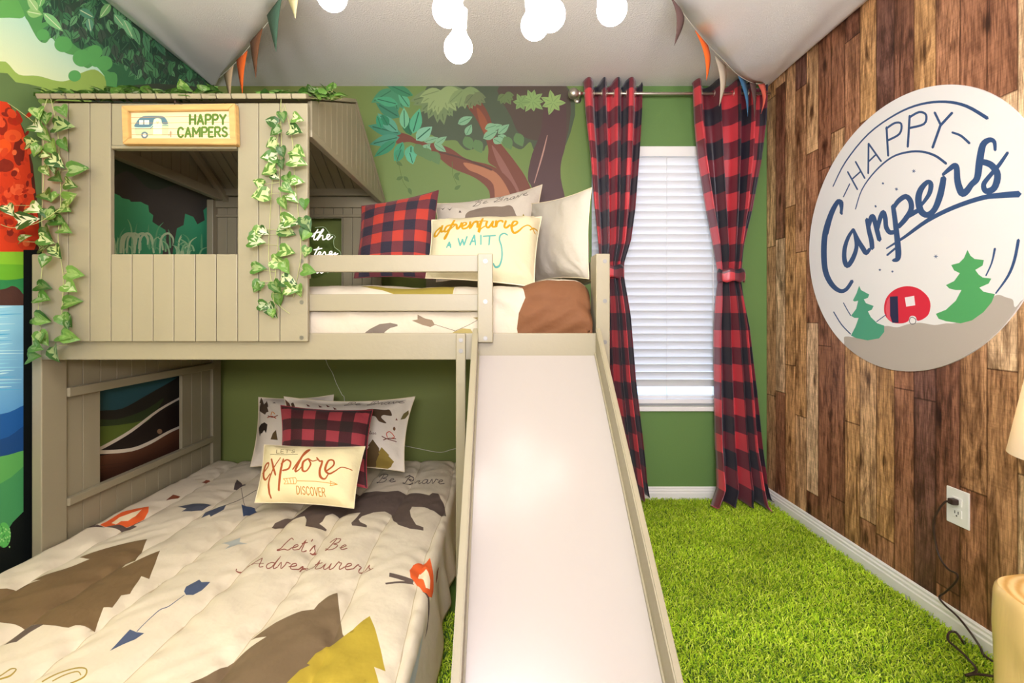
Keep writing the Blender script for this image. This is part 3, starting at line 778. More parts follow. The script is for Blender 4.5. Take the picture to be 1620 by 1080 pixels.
# lower end panel with opening
def end_panel(y0, y1, z0, z1, oy0, oy1, oz0, oz1, name):
    m = MB(); n = 11; wv = (y1 - y0) / n
    for k in range(n):
        a, b = y0 + k * wv + .001, y0 + (k + 1) * wv - .001
        if b > oy0 and a < oy1:
            if a < oy0 - .004: m.box(XP0 + .006, XP0 + .022, a, oy0, z0 if 0 else oz0, oz1, .0015)
            if b > oy1 + .004: m.box(XP0 + .006, XP0 + .022, oy1, b, oz0, oz1, .0015)
            segs = [(z0, oz0), (oz1, z1)]
        else: segs = [(z0, z1)]
        for p, q in segs:
            if q - p > .01: m.box(XP0 + .006, XP0 + .022, a, b, p, q, .0015)
    m.build(name, M_bed, bed)
end_panel(YP + .001, YBK - .081, .10, BZ0 - .002, 1.961, 2.468, .41, .79, 'end_panel')
part('end_panel_rail', (XP0 + .0225, XP0 + .045, YP, YBK - .08, .79, .825))
part('end_panel_rail', (XP0 + .0225, XP0 + .045, YP, YBK - .08, .385, .415))
# upper end: low boards below the side opening
end_panel(YP + .001, YBK - .081, BZ1 + .002, 1.29, 9, 9, 1.28, 1.28, 'end_panel')
part('end_panel_rail', (XP0 + .0225, XP0 + .045, YP, YBK - .08, 1.27, 1.30))
# bolts
def bolt(x, y, Y, parent=bed):
    p = at(x, y, Y)
    m = MB(); m.lathe([(.0001, -.0035), (.0045, -.0035), (.0068, -.0022), (.0075, 0)], (0, 0, 0), 14)
    bmesh.ops.transform(m.bm, matrix=Matrix.Translation(p) @ Matrix.Rotation(-PI / 2, 4, 'X') @ Matrix.Scale(-1, 4, (0, 0, 1)), verts=m.bm.verts)
    m.build('bolt', M_bolt, parent)
for x, y in ((768, 413), (768, 477), (768, 535)): bolt(x, y, YFR - .026)
for x, y in ((957, 413), (957, 476), (957, 541)): bolt(x, y, YFR - .001)
for x, y in ((477, 413), (477, 478), (477, 534)): bolt(x, y, YPN - .001)
for x, y in ((729, 538), (729, 555)): bolt(x, y, YFR - .022)

# ---- slide
sl = thing('slide', (.13, 1.2, 0), 'glossy white slide with greige side rails running down from the bunk', 'slide')
K_ = (.956 - .346) / (YFR - .987)
SX0, SX1 = -.0735, .3365
def chute_z(y): return .956 - K_ * (YFR - y)
prof = []
y = YFR - .003
ys = np.linspace(YFR - .003, .62, 24)
for v in ys: prof.append((v, chute_z(v)))
# run-out: flattening near the floor
yy, zz = prof[-1]; 
tail = [(yy - .05, max(.02, zz - .028)), (yy - .12, .026), (yy - .2, .022)]
prof = [p for p in prof if p[1] > .03] + [t for t in tail if t[1] < .03 or True]
top = [Vector((SX0, a, b)) for a, b in prof]; bot = [Vector((SX0, a + .004, b - .012)) for a, b in prof][::-1]
MB().prism(top + bot, (SX1 - SX0, 0, 0)).build('chute', M_chute, sl)
for x0, x1 in ((SX0 - .02, SX0 - .0005), (SX1 + .0005, SX1 + .0175)):
    e0 = Vector((x0, YFR - .004, .956 + .095)); e1 = Vector((x0, .60, max(.09, chute_z(.60) + .1)))
    f1 = Vector((x0, .52, .009)); f0 = Vector((x0, YFR - .004, .956 - .04)); g = Vector((x0, .66, .009))
    MB().prism([e0, e1, Vector((x0, .50, .05)), f1, g, f0], (x1 - x0, 0, 0), .003).build('side_rail', M_bed, sl)
    # thin cap lip on the inner side, where the laminate meets the rail
    xi = x1 - .0005 if x0 < 0 else x0 - .0045
    MB().prism([Vector((xi, a, b + .001)) for a, b in prof[:-3]] + [Vector((xi, a, b + .010)) for a, b in prof[:-3]][::-1], (.005, 0, 0)).build('edge_strip', M_bed, sl)

# ================================================================== BEDDING
mt = MB().box(XP1 + .02, XR0 - .02, YFR + .05, YBK - .04, BZ0 + .04, 1.165, .03).build('mattress', M_matt)
tag(mt, 'twin mattress on the upper bunk hidden under its printed comforter', 'mattress')
LX0, LX1, LY0, LY1, LZ = -1.595, -.255, .76, 2.745, .265
mt = MB().box(LX0 + .02, LX1 - .03, LY0 + .03, LY1 - .02, .02, .215, .03).build('mattress', M_matt)
tag(mt, 'full size mattress on the floor hidden under the lower printed comforter', 'mattress')

# ---- lower comforter
def c_low(P):
    s = (P[:, 1] - VY) / (CH - LZ); return np.c_[(P[:, 0] - VX) / s, F / s]
A = Art(c_low)
TAUPE = '#70593a'; TAUP2 = '#6f5c42'; BEAR = '#5e4f46'
A.poly(Z('I', [(838, 262), (700, 290), (600, 318), (452, 368), (510, 378), (400, 418), (300, 455), (165, 497), (230, 500), (0, 545), (-250, 600), (-330, 720), (0, 743), (180, 746), (290, 765), (390, 778), (430, 765), (540, 768), (590, 665), (640, 660), (690, 590), (740, 580), (805, 478), (850, 488), (912, 338), (800, 380), (695, 418), (715, 392), (770, 388)]), TAUPE)
A.poly(Z('I', [(180, 748), (250, 755), (170, 800), (95, 848), (20, 848), (90, 800)]), BEAR)
A.poly(Z('I', [(553, 200), (580, 175), (640, 145), (700, 115), (780, 92), (848, 78), (845, 105), (820, 130), (770, 162), (700, 185), (600, 193), (570, 185)]), '#e2602a')
A.poly(Z('I', [(635, 172), (680, 142), (730, 128), (808, 98), (770, 135), (730, 155), (690, 160), (660, 180)]), '#f6dfb4')
A.poly(Z('I', [(465, 208), (545, 180), (600, 195), (545, 198), (500, 207)]), BEAR)
A.poly(Z('I', [(600, 192), (680, 178), (720, 180), (840, 155), (760, 180), (780, 190), (740, 205), (660, 197)]), BEAR)
A.poly(Z('I', [(1048, 570), (1060, 545), (1135, 497), (1148, 515), (1198, 508), (1170, 540), (1150, 560), (1100, 590), (1060, 590)]), '#48536b')
A.stroke(Z('I', [(1050, 590), (1010, 625), (960, 660), (910, 680), (860, 720), (820, 760), (780, 800)]), 1.1, '#48536b')
A.poly(Z('I', [(740, 790), (775, 803), (822, 805), (770, 840), (700, 870), (625, 908), (680, 850)]), '#48536b')
A.poly(Z('I', [(1010, 80), (1100, 62), (1205, 58), (1150, 90), (1090, 105), (1035, 110), (1062, 92)]), '#4a4d58')
A.poly(Z('I', [(1145, 132), (1190, 88), (1290, 68), (1275, 95), (1240, 120), (1200, 138), (1192, 125)]), '#4a5060')
A.poly(Z('I', [(1375, 62), (1408, 72), (1450, 68), (1468, 95), (1430, 95), (1385, 120)]), '#3f4c66')
A.poly(Z('I', [(945, 42), (985, 10), (1028, 10), (1000, 25)]), '#7a4028')
A.poly(Z('C', [(860, 705), (880, 692), (920, 688), (890, 703)]), '#7a4028')
A.poly(Z('C', [(1012, 695), (1052, 720), (998, 730)]), '#4c403c')
A.stroke(Z('C', [(1030, 730), (1040, 790), (1048, 810)]), .8, '#4c403c'); A.stroke(Z('C', [(960, 810), (1020, 785), (1095, 745)]), .8, '#4c403c')
A.poly(Z('I', [(1262, 285), (1312, 276), (1370, 250), (1365, 278), (1412, 290), (1355, 295), (1280, 330), (1308, 300)]), '#a8aba4')
A.poly(Z('H', [(268, 1055), (290, 1028), (350, 1000), (420, 975), (500, 930), (570, 900), (620, 870), (700, 850), (850, 835), (980, 840), (1040, 830), (1120, 838), (1180, 850), (1230, 862), (1250, 848), (1285, 850), (1300, 875), (1325, 900), (1348, 962), (1290, 965), (1220, 935), (1165, 928), (1125, 925), (1112, 950), (1120, 990), (1150, 1040), (1195, 1055), (1195, 1074), (1110, 1065), (1040, 1042), (1010, 1005), (1000, 955), (960, 948), (890, 962), (820, 990), (800, 1012), (810, 1030), (850, 1045), (850, 1057), (760, 1050), (755, 1035), (790, 995), (812, 965), (740, 968), (690, 985), (640, 972), (600, 992), (580, 1020), (560, 1032), (605, 1055), (600, 1064), (475, 1056), (482, 1010), (470, 985), (400, 998), (335, 1040), (290, 1063)]), BEAR)
RB = '#84483a'
A.text("Let's Be", *Z('J', [(215, 328)])[0], 9.6, 1.5, RB, right=(1.40, -.0), up=(.45, -.92))
A.text("Adventurers", *Z('J', [(30, 435)])[0], 10, 1.5, RB, right=(1.72, 0), up=(.45, -.92))
A.text("Be Brave", *Z('H', [(905, 778)])[0], 6.2, 1.0, '#4a3a3a', right=(1.9, .05), up=(.3, -.9))
A.poly(Z('J', [(850, 460), (990, 483), (980, 502), (848, 482)]), BEAR); A.poly(Z('J', [(825, 514), (975, 490), (990, 500), (830, 523)]), BEAR)
A.poly(Z('J', [(1045, 540), (1110, 535), (1150, 580), (1170, 640), (1160, 700), (1150, 620), (1120, 590), (1100, 555)]), BEAR)
A.poly(Z('J', [(1085, 352), (1060, 372), (1030, 380), (985, 405), (965, 440), (970, 475), (1010, 500), (1050, 540), (1110, 540), (1150, 515), (1155, 480), (1130, 430), (1105, 395)]), '#e2602a')
A.poly(Z('J', [(1062, 418), (1050, 432), (1020, 435), (1012, 462), (1050, 485), (1072, 515), (1108, 505), (1105, 470), (1085, 445)]), '#f6e3bd')
A.poly(Z('J', [(1195, 335), (1218, 375), (1195, 418), (1175, 375)]), '#7a2f24')
A.poly(Z('J', [(553, 568), (565, 660), (583, 785), (700, 1000), (800, 1400), (-500, 1400), (-300, 1100), (-150, 1010), (0, 910), (150, 815), (60, 822), (200, 745), (350, 680), (420, 662), (445, 635), (500, 598)]), TAUP2)
A.poly(Z('J', [(738, 703), (700, 730), (640, 780), (560, 812), (490, 855), (430, 900), (380, 960), (400, 965), (340, 1000), (270, 1080), (100, 1300), (900, 1300), (790, 1080), (763, 985), (828, 1003), (790, 850), (765, 770)]), '#a8922f')
A.poly(Z('J', [(1112, 700), (1125, 740), (1145, 860), (1150, 1080), (1000, 1080), (1040, 960), (1080, 860)]), '#bcc2bf')
A.stroke(Z('I', [(-60, 1080), (0, 1058), (60, 1010), (92, 1012), (60, 1050), (0, 1075)]), 2.2, '#9a8438'); A.stroke(Z('I', [(240, 1085), (330, 1040), (430, 1010), (490, 1015), (480, 1060), (400, 1100)]), 2.4, '#9a8438')
A.stroke(Z('I', [(300, 1085), (370, 1050), (440, 1030), (460, 1050)]), 2, '#9a8438')
for (x, y) in ((1300, 690), (1390, 700)): pass
A.L_low = None
DR = .26
seams = [-1.47, -1.265, -1.06, -.855, -.65, -.445, -.247]
def S_low(P):
    U, Vv = P[:, 0], P[:, 1]
    x = U.copy(); y = Vv.copy()
    q = np.min([np.abs(U + .012 * np.sin(Vv * 5 + i) - s_) for i, s_ in enumerate(seams)], axis=0)
    z = LZ + .019 * (1 - np.exp(-(q / .024) ** 1.0)) - .016
    fb = fbm(U * .5, Vv * .35, 3); z += .005 * fb
    # short creases leaving the seams
    ir = np.floor((U + 1.47) / .205)
    z += .0030 * np.sin(Vv * 52 + 2.5 * np.sin(U * 9 + Vv * 11 + ir * 2) + U * 30 * np.where(ir % 2 > 0, 1, -1)) * np.exp(-(q / .055) ** 2) + .0026 * np.sin((U * .6 + Vv) * 27 + 3.5 * np.sin(U * 7 + Vv * 3)) * (.4 + .6 * np.sin(U * 11 + Vv * 5) ** 2) + .0016 * np.sin((U * -.8 + Vv) * 61 + 3 * np.sin(U * 13 - Vv * 6)) * np.sin(U * 8 - Vv * 7) ** 2
    def drop(x, z, over, lim, sgn, v):
        r = .05; o = np.clip(over, 0, None)
        a = np.clip(o / r, 0, PI / 2)
        dx = np.where(o < r * PI / 2, r * np.sin(a), r + (o - r * PI / 2) * .18)
        dz = np.where(o < r * PI / 2, r * (1 - np.cos(a)), r + (o - r * PI / 2) * .98)
        wob = .012 * np.sin(v * 19 + 2 * np.sin(v * 7)) * np.clip((o - .05) / .12, 0, 1)
        return dx + wob, dz
    oR = U - (LX1 + .005); dx, dz = drop(x, z, oR, 0, 1, Vv); x = np.where(oR > 0, LX1 + .005 + dx * .8, x); z = z - np.where(oR > 0, dz, 0)
    oL = (LX0 - .0) - U; dx, dz = drop(x, z, oL, 0, 1, Vv)
    fr = np.clip((YFR + .0 - Vv) / .15, 0, 1)                # the left side only bulges out in front of the post
    x = np.where(oL > 0, LX0 - dx * .35 * fr, x); z = z - np.where(oL > 0, dz, 0)
    oF = (LY0) - Vv; dx, dz = drop(y, z, oF, 0, 1, U); y = np.where(oF > 0, LY0 - dx, y); z = z - np.where(oF > 0, dz, 0)
    z = np.maximum(z, .012)
    return np.c_[x, y, z]
stitches = Art()
for i, s_ in enumerate(seams):
    vv = np.linspace(LY0 - .15, LY1 - .02, 60)
    stitches.stroke(np.c_[s_ - .012 * np.sin(vv * 5 + i), vv], .0026, '#b3a283', True, 1)
A.L = stitches.L + A.L
dom = [(LX0 - .2, LY0 - .2), (LX1 + .26, LY0 - .2), (LX1 + .26, LY1), (LX0 - .2, LY1)]
def shift(layers, dx): return layers
P, T, K = art_geo(dom, .011, '#d3c6ac', A.L)
cf = np_mesh('comforter', S_low(P), T, M_print, colors=K)
tag(cf, 'cream comforter printed with bears, trees and campfires on the lower bed', 'comforter')
so = cf.modifiers.new('thick', 'SOLIDIFY'); so.thickness = .008; so.offset = -1
# stitched quilting lines
m = MB()

# ---- upper comforter: seen from the front as a bulging roll over the mattress edge
A = Art(lambda P: np.c_[(P[:, 0] - VX) / 449, CH + (VY - P[:, 1]) / 449])
A.poly([(560, 441), (640, 443), (700, 441), (716, 441), (714, 466), (640, 466), (625, 466), (600, 455), (580, 450)], '#8a7a2e')
A.poly([(716, 436), (840, 436), (835, 470), (822, 500), (826, 530), (716, 530)], '#bdb29c')
A.poly([(815, 430), (960, 430), (1000, 480), (1000, 560), (826, 560), (818, 520), (821, 495), (832, 470), (828, 445)], '#6e472a')
A.poly(Z('E', [(830, 872), (860, 850), (920, 820), (985, 812), (1030, 822), (1032, 832), (985, 845), (955, 866), (940, 885), (830, 885)]), '#6c6054')
A.poly(Z('E', [(1155, 762), (1200, 785), (1245, 795), (1262, 825), (1235, 838), (1185, 825), (1120, 798), (1155, 792)]), '#7a6853')
A.stroke(Z('E', [(1260, 822), (1380, 860), (1440, 875)]), .9, '#6c6054'); A.stroke(Z('E', [(1380, 865), (1460, 830), (1525, 795)]), .9, '#6c6054')
A.poly(Z('E', [(1495, 780), (1540, 775), (1535, 800)]), '#8a7a50'); A.poly(Z('E', [(1370, 872), (1430, 846), (1480, 850), (1500, 880), (1370, 880)]), '#9a8a52')
UX0, UX1, UY0, UY1 = XP1 + .015, XR0 - .012, YFR + .035, YBK - .035
def S_up(P):
    U, Vv = P[:, 0], P[:, 1]           # U along X; Vv: height on the front, then arc length over the top
    zt = 1.20 + .022 * np.clip((U - .08) / .1, 0, 1) + .006 * np.sin(U * 9)
    z0 = BZ0 + .06
    r = .075
    v = Vv
    zs = zt - r
    a = np.clip((v - zs) / r, 0, PI / 2)
    front = v <= zs
    y = np.where(front, UY0, np.where(a < PI / 2, UY0 + r * (1 - np.cos(a)), UY0 + r + (v - zs - r * PI / 2)))
    z = np.where(front, v, zs + r * np.sin(a))
    bulge = .012 * np.sin(np.clip((v - z0) / (zs - z0), 0, 1) * PI)
    wr = .006 * np.sin(U * 31 + 2.2 * np.sin(v * 22) + 1.4 * np.sin(U * 11)) * np.clip((v - 1.0) * 8, 0, 1) + .004 * fbm(U * 3, v * 3, 5)
    y = y - np.where(front | (a < 1.2), bulge + wr, 0)
    z = z + np.where(v > zs + r, .006 * fbm(U * 1.5, v * 1.5, 9) + .5 * wr, 0)
    br = np.clip((U - .06) / .05, 0, 1)
    y = y - front * br * (.012 + .006 * np.sin(v * 40 + 9 * U) + .005 * np.sin(U * 60 + 12 * np.sin(v * 9)))
    pinch = np.exp(-((v - 1.145) / .012) ** 2) * .014
    y = y + pinch * (front)
    e = np.clip((U - (UX1 - .05)) / .05, 0, 1)
    z = z - .03 * e ** 2 * (v > 1.05); 
    return np.c_[U, y, z]
dom = [(UX0, BZ0 + .06), (UX1, BZ0 + .06), (UX1, BZ0 + .06 + 1.18), (UX0, BZ0 + .06 + 1.18)]
P, T, K = art_geo(dom, .014, '#bdb29c', A.L)
cf = np_mesh('comforter', S_up(P), T, M_print, colors=K)
tag(cf, 'cream comforter with olive and rust patches on the upper bunk behind the guard rails', 'comforter')
so = cf.modifiers.new('thick', 'SOLIDIFY'); so.thickness = .006; so.offset = -1

# ================================================================== PILLOWS
def inv_bilinear(Q, P):
    Q = [np.array(q, float) for q in Q]                 # tl, tr, br, bl
    uv = np.full((len(P), 2), .5)
    for _ in range(12):
        u, v = uv[:, :1], uv[:, 1:]
        X = Q[3] * (1 - u) * (1 - v) + Q[2] * u * (1 - v) + Q[1] * u * v + Q[0] * (1 - u) * v
        du = (Q[2] - Q[3]) * (1 - v) + (Q[1] - Q[0]) * v; dv = (Q[0] - Q[3]) * (1 - u) + (Q[1] - Q[2]) * u
        r = P - X; det = du[:, 0] * dv[:, 1] - du[:, 1] * dv[:, 0]
        uv += np.c_[(r[:, 0] * dv[:, 1] - r[:, 1] * dv[:, 0]) / det, (du[:, 0] * r[:, 1] - du[:, 1] * r[:, 0]) / det]
    return uv
def pillow(name, quad, Yt, Yb, h, art, base, mt_, label, flange=0.0, pin=.035, seed=0, cat='pillow', sag=0, art_dy=0):
    Yt = Yt if isinstance(Yt, tuple) else (Yt, Yt); Yb = Yb if isinstance(Yb, tuple) else (Yb, Yb)
    tl, tr, br, bl_ = quad
    W4 = [np.array(at(*tl, Yt[0])), np.array(at(*tr, Yt[1])), np.array(at(*br, Yb[1])), np.array(at(*bl_, Yb[0]))]
    nrm = np.cross(W4[2] - W4[3], W4[0] - W4[3]); nrm /= np.linalg.norm(nrm)        # faces the viewer
    if nrm[1] > 0: nrm = -nrm
    wid = np.linalg.norm(W4[2] - W4[3]); hei = np.linalg.norm(W4[0] - W4[3])
    A = Art(lambda P: inv_bilinear(quad, P + np.array([0, art_dy])))
    art(A)
    def S(P, sgn):
        u, v = P[:, 0].copy(), P[:, 1].copy()
        cu, cv = 2 * u - 1, 2 * v - 1
        u = u - cu * pin * (1 - cv ** 2) ; v = v - cv * pin * (wid / hei) * (1 - cu ** 2) 
        v = v - sag * (1 - cu ** 2) * (cv > 0) * cv
        u, v = u[:, None], v[:, None]
        X = W4[3] * (1 - u) * (1 - v) + W4[2] * u * (1 - v) + W4[1] * u * v + W4[0] * (1 - u) * v
        fl = flange
        a = np.clip(1 - (np.abs(cu) / (1 - fl)) ** 2.6, 0, 1); b = np.clip(1 - (np.abs(cv) / (1 - fl * wid / hei)) ** 2.6, 0, 1)
        g = (a * b) ** .55
        wr = fbm(P[:, 0] * .6 * wid * 4, P[:, 1] * .6 * hei * 4, seed) * .12 + .10 * np.sin(cu * 9 + cv * 4 + seed) * (1 - g)
        edge = np.clip(np.minimum(1 - np.abs(cu), 1 - np.abs(cv)) * 8, 0, 1)
        # radiating creases at the corners
        cr = np.sin((np.arctan2(1.05 - np.abs(cv), 1.05 - np.abs(cu))) * 14 + seed) * np.exp(-(((1 - np.abs(cu)) ** 2 + (1 - np.abs(cv)) ** 2) / .25)) * .07
        d = sgn * h * (g + (wr + cr) * edge) + .008 * np.sin(cu * 5 + seed) * (1 - edge) * sgn * 0
        d = np.where(edge <= 0, sgn * .0004, d)
        return X + nrm * d[:, None]
    st = .028
    dom = [(0, 0), (1, 0), (1, 1), (0, 1)]
    P, T, K = art_geo(dom, (st * .45 / wid * 1.2, st * .45 / hei * 1.2), base, A.L)
    V1 = S(P, 1.0)
    P2, T2, K2 = art_geo(dom, (.05, .05), base, [])
    V2 = S(P2, -.7); T2 = T2[:, ::-1]
    V = np.vstack([V1, V2]); TT = np.vstack([T, T2 + len(V1)]); KK = np.concatenate([K, K2])
    UVs = np.vstack([P * [wid, hei], P2 * [wid, hei]])
    o = np_mesh(name, V, TT, mt_, colors=KK, uv=UVs)
    tag(o, label, cat)
    # welt along the seam
    ring = []
    for k in range(100):
        t = k / 25; i = int(t); f = t - i
        ring.append([(f, 0), (1, f), (1 - f, 1), (0, 1 - f)][i])
    ringp = S(np.array(ring), 1.0) + nrm * 0
    org = ORG[o.name]
    me = MB().tube([tuple(p) for p in ringp], .0022, 6, closed=True)
    ORG['tmp'] = org
    w_ = me.build('seam', mt_ if 'plaid' in name else M_seam, o)
    return o
M_seam = mat('cream_seam', '#d9caa8', .9)

# buffalo check cloth
def check_mat(name, red, dark, mid, size, rough=.75, sheen=.1, off=(0, 0), spec=.3, bump=.1):
    m = mat(name, red, rough, bump, 120, spec=spec, sheen=sheen); L = m.node_tree.links
    uvn = nd(m, 'ShaderNodeUVMap'); s = nd(m, 'ShaderNodeSeparateXYZ'); L.new(uvn.outputs[0], s.inputs[0])
    def band(o, of):
        a = nd(m, 'ShaderNodeMath', operation='MULTIPLY_ADD'); a.inputs[1].default_value = .5 / size; a.inputs[2].default_value = of; L.new(o, a.inputs[0])
        f = nd(m, 'ShaderNodeMath', operation='FRACT'); L.new(a.outputs[0], f.inputs[0])
        g = nd(m, 'ShaderNodeMath', operation='GREATER_THAN'); g.inputs[1].default_value = .5; L.new(f.outputs[0], g.inputs[0]); return g.outputs[0]
    ad = nd(m, 'ShaderNodeMath', operation='ADD'); L.new(band(s.outputs[0], off[0]), ad.inputs[0]); L.new(band(s.outputs[1], off[1]), ad.inputs[1])
    hf = nd(m, 'ShaderNodeMath', operation='MULTIPLY'); hf.inputs[1].default_value = .5; L.new(ad.outputs[0], hf.inputs[0])
    r = nd(m, 'ShaderNodeValToRGB'); r.color_ramp.interpolation = 'CONSTANT'
    e = r.color_ramp.elements; e[0].color = (*lin(red), 1); e[0].position = 0; e[1].position = .25; e[1].color = (*lin(mid), 1); x = e.new(.75); x.color = (*lin(dark), 1)
    L.new(hf.outputs[0], r.inputs[0]); L.new(r.outputs[0], m.node_tree.nodes['Principled BSDF'].inputs['Base Color'])
    return m
M_plaid_up = check_mat('plaid_flannel', '#b23a2b', '#2c2733', '#672f33', .054, off=(.30, .62), bump=.15)
M_plaid_lo = check_mat('dark_plaid_flannel', '#a03a40', '#30211d', '#4c2022', .056, off=(.05, .42), bump=.15)

none = lambda A: None
# upper bunk, left to right
pillow('plaid_pillow', [(572, 326), (694, 301), (685, 442), (560, 440)], 2.42, (2.24, 2.20), .055, none, '#ffffff', M_plaid_up, 'red and black checked throw pillow propped on the upper bunk', seed=3, cat='pillow', pin=.03)
def art_brave(A):
    A.poly(Z('G', [(290, 275), (300, 245), (330, 222), (380, 205), (450, 198), (520, 200), (560, 190), (585, 198), (600, 225), (615, 262), (640, 290), (640, 330), (300, 330)]), '#7b6d5f', True)
    A.text('Be Brave', *Z('G', [(335, 185)])[0], 6.5, .9, '#4a4440', right=(1.5, -.28), up=(.3, -.95))
    for x, y in [(150, 200), (195, 208), (165, 280)]:
        A.poly(Z('G', [(x - 15, y - 12), (x, y), (x + 18, y - 12), (x, y + 8)]), '#3f3a38')
    A.poly(Z('G', [(250, 240), (258, 222), (268, 240)]), '#4a4038'); A.poly(Z('G', [(655, 265), (660, 250), (667, 265)]), '#8a7a30')
    A.poly(Z('G', [(730, 255), (745, 190), (770, 240)]), '#8a7a30')
pillow('printed_pillow', [(688, 322), (858, 292), (848, 442), (690, 446)], 2.60, 2.42, .075, art_brave, '#c4baa8', M_pillow, 'cream bear printed pillow peeking out behind the yellow lettered pillow on the top bunk', seed=5, sag=.03, art_dy=3)
pillow('white_pillow', [(841, 322), (936, 297), (932, 441), (846, 446)], (2.32, 1.87), (2.20, 1.83), .055, none, '#b3aa9b', M_pillow, 'plain white pillow standing at the right end of the upper bunk', seed=8)
def art_adv(A):
    y1 = '#a87c12'; tl = '#4f8f84'
    g = lambda pts, w, c: A.stroke(Z('G', pts), np.array(w) * 1.35, c)
    g([(135, 320), (110, 330), (95, 360), (110, 370), (140, 330), (150, 310), (140, 350), (160, 355)], 2.6, y1)
    g([(205, 325), (175, 330), (160, 355), (175, 365), (200, 340), (225, 290), (195, 350), (165, 410), (160, 400), (185, 370), (230, 330)], [2, 2.6, 2.6, 2.4, 2.4, 2.4, 3, 2.6, 2, 1.6, 1.6], y1)
    g([(215, 325), (235, 330), (240, 365), (262, 340), (268, 318)], 2.8, y1)
    g([(262, 352), (295, 335), (292, 318), (275, 325), (272, 362), (300, 360), (322, 330)], 2.4, y1)
    g([(322, 310), (318, 366), (345, 318), (362, 312), (366, 330), (364, 360)], 2.8, y1)
    g([(400, 285), (385, 330), (372, 392), (385, 370), (410, 350)], [2, 3.2, 3, 1.6, 1.4], y1); g([(352, 322), (380, 312), (420, 308)], 1.6, y1)
    g([(425, 310), (418, 345), (432, 356), (452, 330), (462, 305), (455, 345), (470, 352)], 2.6, y1)
    g([(480, 305), (478, 355), (488, 315), (512, 300), (520, 312)], 2.8, y1)
    g([(540, 300), (530, 345), (545, 352), (565, 330)], 2.6, y1)
    g([(570, 345), (605, 320), (608, 300), (585, 305), (575, 350), (590, 382), (620, 365), (650, 335), (685, 325), (725, 355)], [2.2, 2.4, 2.4, 2.6, 3, 3, 2.4, 1.6, 1.6, 1.4], y1)
    g([(690, 352), (715, 330), (740, 322)], 1.6, y1)
    for st in ([(175, 470), (190, 440), (200, 475)], [(178, 462), (200, 460)], [(245, 425), (258, 470), (272, 435), (282, 470), (300, 420)], [(318, 470), (345, 410), (352, 470)], [(325, 450), (352, 448)], [(385, 408), (385, 470)], [(400, 415), (475, 412)], [(440, 415), (435, 470)],
               [(550, 402), (528, 392), (505, 410), (500, 440), (512, 480), (515, 530), (500, 570), (475, 578), (462, 565)]): A.stroke(Z('G', st), 2.5, tl, sm=len(st) > 5)
pillow('lumbar_pillow', [(683, 348), (857, 343), (845, 454), (673, 440)], 2.02, 1.84, .075, art_adv, '#c0b593', M_pillow, 'cream lumbar pillow with yellow script lettering at the front of the upper bunk', seed=11, pin=.02, art_dy=8)
# lower bunk
def art_sham(A):
    A.poly(Z('H', [(860, 345), (900, 335), (980, 345), (1010, 345), (1028, 385), (1000, 385), (975, 382), (965, 400), (998, 437), (955, 428), (930, 395), (905, 390), (890, 415), (905, 430), (880, 428), (865, 400), (850, 380)]), '#57432f', True)
    A.text('Be Brave', *Z('H', [(720, 300)])[0], 5.2, .9, '#5b4a44', right=(2.0, .0), up=(.3, -.9))
    A.text('Be', *Z('H', [(870, 475)])[0], 3.0, .7, '#8a6a5a'); A.text('Fearless', *Z('H', [(850, 515)])[0], 2.7, .7, '#7c6156', right=(1.1, 0))
    A.poly(Z('H', [(915, 548), (880, 590), (890, 590), (850, 640), (862, 640), (830, 700), (830, 718), (900, 718), (900, 742), (915, 742), (915, 718), (960, 700), (945, 640), (950, 600)]), '#5d4a2c')
    A.poly(Z('H', [(965, 592), (940, 630), (948, 632), (915, 680), (900, 715), (960, 722), (1000, 700), (1028, 670), (1000, 640), (1005, 635)]), '#8a7534')
    for a, b, c in (((972, 525), (1000, 538), (1055, 548)), ((980, 548), (1010, 535), (1052, 530))): A.stroke(Z('H', [a, b, c]), 1.4, '#6b3426')
    A.stroke(Z('H', [(1005, 530), (1000, 505), (1020, 492), (1045, 520), (1030, 530)]), 1.3, '#c05038')
    A.poly(Z('H', [(1080, 410), (1095, 370), (1120, 345), (1125, 370), (1105, 400)]), '#6c6238'); A.poly(Z('H', [(1050, 415), (1056, 400), (1064, 415)]), '#6b3426'); A.ell(*Z('H', [(1045, 470)])[0], 2, 3.2, '#6b4a2c')
    for x, y in [(500, 310), (575, 312), (622, 305), (668, 325)]: A.poly(Z('H', [(x - 15, y - 10), (x, y - 2), (x + 15, y + 8), (x - 2, y + 12)]), '#6b3a30')
    A.poly(Z('H', [(380, 300), (398, 292), (410, 330), (385, 325)]), '#4c3c2c')
    A.poly(Z('H', [(330, 260), (370, 300), (380, 330), (335, 320)]), '#5a3d30')
    for x in (350,):
        A.poly(Z('H', [(330, 480), (350, 470), (362, 540), (330, 560)]), '#3c3028')
def art_sham_l(A):
    A.poly(Z('H', [(205, 262), (190, 300), (200, 300), (186, 350), (240, 380), (250, 365), (265, 360), (255, 330), (260, 325), (245, 282), (230, 310)]), '#4f4030')
    A.stroke(Z('H', [(258, 400), (290, 392), (320, 405)]), 1.5, '#a8452c'); A.stroke(Z('H', [(262, 388), (300, 398), (330, 385)]), 1.5, '#7a3426'); A.stroke(Z('H', [(285, 385), (290, 360), (310, 375)]), 1.4, '#d08a4a')
    A.poly(Z('H', [(190, 462), (215, 440), (240, 430), (262, 445), (258, 480), (255, 500), (240, 480), (225, 500), (215, 500), (205, 518), (198, 490)]), '#33291f')
    A.poly(Z('H', [(285, 540), (300, 500), (320, 480), (330, 545)]), '#5d4a2c')
    for x, y in [(240, 255), (300, 300)]: A.poly(Z('H', [(x - 12, y), (x, y - 8), (x + 14, y)]), '#5b4a44')
